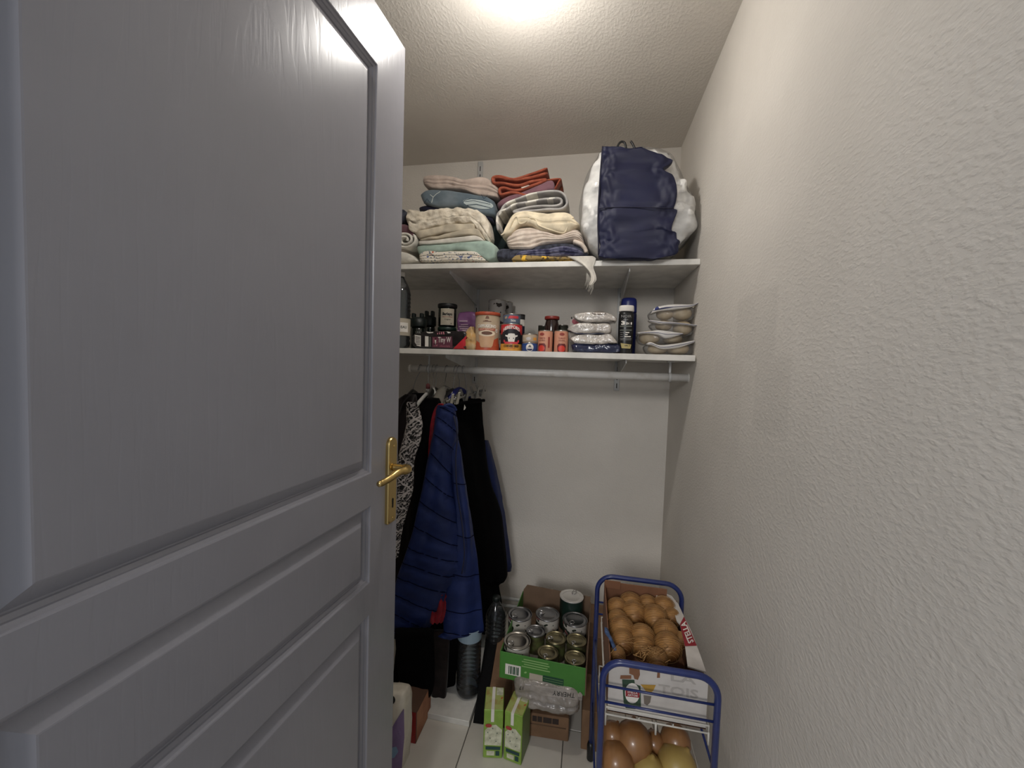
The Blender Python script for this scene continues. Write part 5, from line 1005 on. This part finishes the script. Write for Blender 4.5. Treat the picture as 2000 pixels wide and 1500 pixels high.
for nm, x, y, par in (('foot', W(1163, 1240, Y=TY1).x, TY1, bk), ('foot', W(1330, 1240, Y=TY1).x, TY1, bk), ('foot', W(1176, 1400, Y=TY0).x, TY0, fr), ('foot', W(1400, 1400, Y=TY0).x, TY0, fr)):
    lathe(nm, [(.009, 0), (.012, .004), (.0125, .05), (.009, .062)], (x, y, 0), m_black, par, 16)
fx0, fx1 = W(1176, 1360, Y=TY0).x, W(1400, 1400, Y=TY0).x; bx0, bx1 = W(1163, 1240, Y=TY1).x, W(1330, 1200, Y=TY1).x
for y, x0, x1, ps in ((TY0, fx0, fx1, ((1185, 1339), (1185, 1371))), (TY1, bx0, bx1, ())):
    zs = [W(px, py, Y=y).z for px, py in ps] or [zt2-.09, zt2-.13]
    for z in zs: tube('cross_bar', [(x0, y, z), (x1, y, z)], .0028, m_tb, tl, 8)
for z in (.20, .415):
    for x0, x1 in ((fx0, bx0), (fx1, bx1)): tube('side_rail', [(x0, TY0, z), (x1, TY1, z)], .003, m_tb, tl, 8)
def basket(z, h, lab):
    b = None; x0, x1, y0, y1 = max(fx0, bx0)+.011, min(fx1, bx1)-.009, TY0+.02, TY1-.012; r = .0022; g = []
    for zz_ in (z, z+h): 
        pts = [(x0, y0, zz_), (x1, y0, zz_), (x1, y1, zz_), (x0, y1, zz_)]
        o = tube('rim_wire' if zz_ > z else 'wire_basket', pts, r, m_ww, b or tl, 6, True, False); b = b or o
    b['label'] = lab
    for i in range(5): y = y0+(y1-y0)*i/4; tube('side_wire', [(x0, y, z+h), (x0, y, z), (x1, y, z), (x1, y, z+h)], r*.8, m_ww, b, 6)
    for i in range(1, 3): x = x0+(x1-x0)*i/3; tube('long_wire', [(x, y0, z+h*.35), (x, y0, z), (x, y1, z), (x, y1, z+h)], r*.8, m_ww, b, 6)
    for x in (x0, (x0+x1)/2, x1): tube('hook_wire', [(x, y0-.001, z+.004), (x, y0-.003, z-.024)], r*1.1, m_ww, b, 6)
    return x0, x1, y0, y1
zb1 = W(1275, 1412, Y=TY0+.02).z
x0, x1, y0, y1 = basket(zb1, .018, 'upper white wire basket'); basket(.275, .06, 'lower white wire basket')
# box standing in the upper basket
bx = thing('fruit_box', 'torn white printed cardboard box in the upper trolley basket', 'box', ((x0+x1)/2, (y0+y1)/2, zb1+.003))
m_bw = M('white_print_card', (206, 200, 194), .6, var=(14, (192, 186, 180))); m_bin = M('box_inside_brown', (134, 92, 66), .85)
X0, X1, Y0_, Y1_ = x0+.004, x1-.004, y0+.006, y1-.006; ZB = zb1+.0035; ZT = W(1275, 1308, Y=Y0_).z; th = .003
box('base', (X0, Y0_, ZB), (X1, Y1_, ZB+th), m_bin, bx, 0)
fp = box('front_panel', (X0, Y0_, ZB), (X1, Y0_+th, ZT), m_bw, bx, .0008); zbk = W(1240, 1142, Y=Y1_).z
box('back_panel', (X0, Y1_-th, ZB), (X1-.03, Y1_, zbk), m_bin, bx, .0008); box('back_tab', (X0+.002, Y1_-2*th, zbk-.02), (X0+.05, Y1_-th-.0004, zbk+.006), m_bin, bx, .0008)
box('side_panel', (X0, Y0_+th, ZB), (X0+th, Y1_-th, ZT+.012), m_bin, bx, .0008); box('side_panel', (X1-th, Y0_+th, ZB), (X1, Y1_-th, ZT-.012), m_bin, bx, .0008)
Zf = ZT-.004
def plate_(name, px, mat, par, z, th_=.003):
    p = [W(x, y, Z=z) for x, y in px]; n = len(p); v = p+[q-Vector((0, 0, th_)) for q in p]
    return mk(name, v, [tuple(range(n)), tuple(range(2*n-1, n-1, -1))]+[(i, (i+1) % n, n+(i+1) % n, n+i) for i in range(n)], mat, par, False)
fl_ = plate_('torn_flap', [(1282, 1158), (1300, 1159), (1312, 1164), (1325, 1180), (1336, 1204), (1350, 1232), (1361, 1261), (1370, 1285), (1379, 1312), (1343, 1301), (1338, 1262), (1328, 1219), (1322, 1213), (1317, 1197), (1300, 1176), (1281, 1173)], m_bw, bx, Zf)
decal('red_band', pbm([[(1328, 1219), (1336, 1204), (1361, 1261), (1338, 1262)]]), lambda u, v, d: W(u, v, Z=Zf+d), M('print_lager_red', (150, 34, 46), .5), fl_, off=.0008)
ta = math.atan2(1256-1211, 1352-1334)
txt('STELLA', 15, 44, lambda u, v, d: W(1342.5-u*math.cos(ta)*1.0-v*math.sin(ta), 1235-u*math.sin(ta)+v*math.cos(ta), Z=Zf+.001+d), pw, fl_, 0, 0, .03, step=None)
ffb = PX(Y0_-.0002); m_emb = M('print_palegrey', (178, 172, 166), .6)
txt('LA', 21, 50, lambda u, v, d: W(1335+u, 1327+u*.16-v, Y=Y0_-.0006-d), m_emb, fp, 0, 0, .02, step=None, off=.0002); txt('TOIS', 23, 78, lambda u, v, d: W(1325+u, 1352+u*.16-v, Y=Y0_-.0006-d), m_emb, fp, 0, 0, .02, step=None, off=.0002)
decal('torn_patch', pbm([[(1229, 1304), (1249, 1305), (1250, 1318), (1246, 1328), (1239, 1326), (1237, 1319), (1229, 1316)], [(1212, 1319), (1233, 1319), (1233, 1326), (1211, 1326)], [(1284, 1312), (1289, 1312), (1289, 1324), (1283, 1324)]]), ffb, m_bin, fp, off=.0006)
can = [(1215, 1327), (1239, 1328), (1240, 1336), (1251, 1340), (1252, 1383), (1240, 1385), (1222, 1383), (1218, 1372)]
decal('bottle_picture', pbm([can]), ffb, M('print_bottle_green', (50, 76, 56), .5), fp, off=.0006); decal('label_oval', pbm([leaf(1235, 1354, 20, 14.5, 1.52)]), ffb, pw, fp, off=.0012)
decal('label_band', pbm([[(1222, 1348), (1249, 1351), (1249, 1363), (1222, 1360)]]), ffb, MATS['print_lager_red'], fp, off=.0018)
for i, s in enumerate(('STELLA', 'ARTOIS')): txt(s, 5, 20, lambda u, v, d, i=i: W(1235.5+u, 1353.2+i*5.2+u*.1-v, Y=Y0_-.0022-d), pw, fp, 0, 0, .02, step=None, off=.0006)
decal('glass_picture', pbm([[(1251, 1337), (1281, 1338), (1276, 1349), (1270, 1354), (1263, 1352), (1257, 1344)]]), ffb, M('print_beer', (186, 144, 60), .5), fp, off=.0006)
decal('foam_picture', pbm([[(1257, 1358), (1272, 1360), (1270, 1372), (1264, 1378), (1258, 1374)]]), ffb, M('print_greybrown', (120, 110, 100), .6), fp, off=.0006)
# net bag with onions
m_on = M('golden_onion_skin', (172, 126, 72), .5, var=(24, (126, 84, 44), .42, .58), stretch=(1, 1, .5)); m_net = M('orange_net_thread', (170, 130, 80), .7)
NT = [(1200, 1190, 21, 'back left'), (1232, 1182, 24, 'back centre left'), (1264, 1180, 20, 'back centre'), (1296, 1188, 22, 'back right'), (1196, 1212, 20, 'second row left'), (1238, 1201, 24, 'second row centre'), (1279, 1209, 24, 'second row right'), (1312, 1206, 16, 'second row far right'),
      (1203, 1230, 25, 'middle left'), (1300, 1238, 24, 'middle right'), (1254, 1246, 24, 'middle centre'), (1216, 1254, 22, 'third row left'), (1256, 1264, 23, 'front centre'), (1304, 1264, 25, 'front right'), (1192, 1277, 15, 'front left corner'), (1283, 1287, 19, 'foremost'), (1328, 1250, 14, 'far right edge')]
nb = thing('onion_net', 'orange net bag stretched over the golden onions in the torn box', 'net bag', ((X0+X1)/2, (Y0_+Y1_)/2, ZB+.02)); g = []
for i, (px, py, rp, lab) in enumerate(NT):
    zc = ZT-.022+.014*nz((i, 2, 3), 1.7); c = W(px, py, Z=zc); r = rp/FPX*c.y*.98; c.x = max(min(c.x, X1-r*.95), X0+th+r*1.06); c.y = max(min(c.y, Y1_-.01-r), Y0_+th+r*1.05); c.z = max(c.z, ZB+th+r*.9)
    o = lathe('onion', [(r*.12, -r*.95), (r*.5, -r*.82), (r*.85, -r*.48), (r, 0), (r*.88, r*.46), (r*.55, r*.8), (r*.2, r*.96), (r*.08, r*1.02)], c, m_on, None, 20, axis=(.8*nz((i, 1, .4), 3.3), 1, .5*nz((i, 5, .6), 3.3)-.2)); props(o, 'golden onion in the net bag, %s of the torn box' % lab, 'onion', 'onions in the net bag')
    ax = Vector((.25*nz((i, 8, 1), 2), .9, .35)).normalized(); e1 = ax.orthogonal().normalized(); e2 = ax.cross(e1)
    for k in range(13):
        s = -.88+1.76*k/12+.03*nz((i, k, .3), 5); rr = r*1.05*math.sqrt(1-s*s)
        pts = [c+ax*(r*1.05*s)+e1*(rr*math.cos(a))+e2*(rr*math.sin(a)) for a in [2*PI*j/22 for j in range(22)]]
        g.append(tubegeo([p for p in pts], .0006, 4, True))
for k in range(60):
    i, j = random.randrange(len(NT)), random.randrange(len(NT)); a, b = NT[i], NT[j]
    if i == j or abs(a[0]-b[0])+abs(a[1]-b[1]) > 60: continue
    p, q = W(a[0], a[1], Z=ZT+.006), W(b[0], b[1], Z=ZT+.006); m_ = (p+q)/2+Vector((0, 0, .004)); g.append(tubegeo(crom([p, m_, q], 5), .0007, 4))
for k in range(26):
    px = 1240+random.random()*70; py = 1268+random.random()*25; p = W(px, py, Z=ZT+.004); g.append(tubegeo(crom([p, p+Vector((.01*random.uniform(-1, 1), .012*random.uniform(-1, 1), .008)), p+Vector((.025*random.uniform(-1, 1), .02*random.uniform(-1, 1), .004))], 4), .0008, 4))
o = join('netting', g, m_net, nb); o['kind'] = 'stuff'
tg = fold('net_tie', [(1181, 1231), (1188, 1236), (1198, 1256), (1210, 1276), (1219, 1286)], [(1181, 1240), (1188, 1248), (1196, 1266), (1206, 1284), (1214, 1290)], 1.0, .012, M('blue_net_tape', (70, 92, 130), .5, bump=(120, .4)), None, r=.004, amp=.003, fr=60, nv=8); props(tg, 'twisted blue plastic tie hanging over the left edge of the torn box', 'tie')
# loose onions in the lower basket
m_on2 = M('brown_onion_skin', (160, 116, 74), .3, var=(9, (128, 86, 52)), coat=.25); m_on3 = M('green_yellow_onion_skin', (186, 160, 92), .35, var=(9, (170, 140, 80)), coat=.2)
for i, (px, py, rp, mt, lab) in enumerate(((1196, 1436, 22, m_on2, 'small brown onion at the left under the torn box'), (1237, 1449, 33, m_on2, 'largest brown onion in the lower basket'), (1203, 1487, 31, m_on2, 'shiny brown onion at the front left of the lower basket'), (1277, 1452, 20, m_on2, 'brown onion right behind the largest one'),
        (1319, 1448, 26, m_on2, 'dark brown onion at the back right of the lower basket'), (1266, 1508, 29, m_on3, 'greenish yellow onion at the front centre'), (1321, 1497, 34, m_on3, 'yellow brown onion at the front right'), (1286, 1470, 18, m_on2, 'brown onion wedged in the middle of the pile'))):
    zc = (.36, .355, .335, .34, .352, .318, .325, .315)[i]; c = W(px, py, Z=zc); r = rp/FPX*(c.y**2+.9)**.5*.8
    o = lathe('onion', [(r*.1, -r*.98), (r*.5, -r*.85), (r*.86, -r*.5), (r, -.02*r), (r*.92, r*.42), (r*.66, r*.74), (r*.34, r*.93), (r*.14, r*1.0), (r*.08, r*1.1)], c, mt, None, 28, axis=(1.1*nz((i, 1, 4.3), 3.3)+.2, 1.1*nz((i, 5, 4.7), 3.3)+.5, .8)); props(o, lab, 'onion', 'loose onions in the lower basket')
# ---------------------------------------------------------------- packs behind the door
a = W(812, 1453, Z=0); b = W(790, 1449, Z=0)
rb = thing('red_carton', 'red and white cardboard carton on the floor under the black dress', 'carton', (a.x-.03, a.y+.1, 0))
hh = W(815, 1392, Y=a.y).z
bd = box('carton_body', (a.x-.12, a.y, 0), (a.x, a.y+.13, hh), M('carton_top_brown', (92, 66, 52), .6), rb, .001); ff = flat((a.x, a.y, 0), (1, 0, 0), (0, 0, 1)); decal('red_front', pbm([rect(-.119, .001, -.001, hh-.001)]), ff, M('red_carton_card', (156, 38, 36), .5), bd); decal('white_panel', pbm([rect(-.11, .006, -.018, hh-.004)]), ff, pw, bd, off=.0012)
for i in range(5): decal('dark_print', pbm([rect(-.06+.004*(i % 2), .02+i*.022, -.04, .030+i*.022)]), ff, M('print_umber', (90, 74, 62), .4), bd, off=.0012)
decal('side_print', pbm([rect(.003, .004, .127, hh-.004)]), flat((a.x, a.y, 0), (0, 1, 0), (0, 0, 1)), M('carton_side_tan', (176, 120, 84), .6, var=(12, (150, 90, 60))), bd)
m_tp = M('white_pack_film', (214, 206, 190), .3, coat=.3, bump=(30, .4, .008)); m_pur = M('lilac_pack_film', (120, 96, 140), .35, coat=.3)
c = W(792, 1498, Z=.02); y0 = 1.12
tp = lump('paper_roll_pack', [(700, 1350), (740, 1352), (778, 1354), (790, 1362), (793, 1390), (793, 1450), (789, 1490), (786, 1520), (784, 1590), (700, 1590)], y0, .08, m_tp, None, bulge=.03, amp=.006, seed=90)
props(tp, 'white and lilac plastic pack of paper rolls half hidden by the door', 'paper pack')
PXf = onto(tp)
decal('lilac_panel', pbm([[(755, 1440), (772, 1410), (789, 1384), (790, 1440), (787, 1470), (783, 1530), (755, 1540)]]), PXf, m_pur, tp, off=.001, step=4, ystep=8); decal('blue_print', pbm([[(760, 1462), (774, 1458), (778, 1468), (770, 1480), (760, 1482)]]), PXf, m_blue_lab, tp, off=.002, step=4, ystep=4); decal('roll_core', pbm([ell(764, 1367, 8, 9)]), onto(tp), m_dark, tp, off=.001)
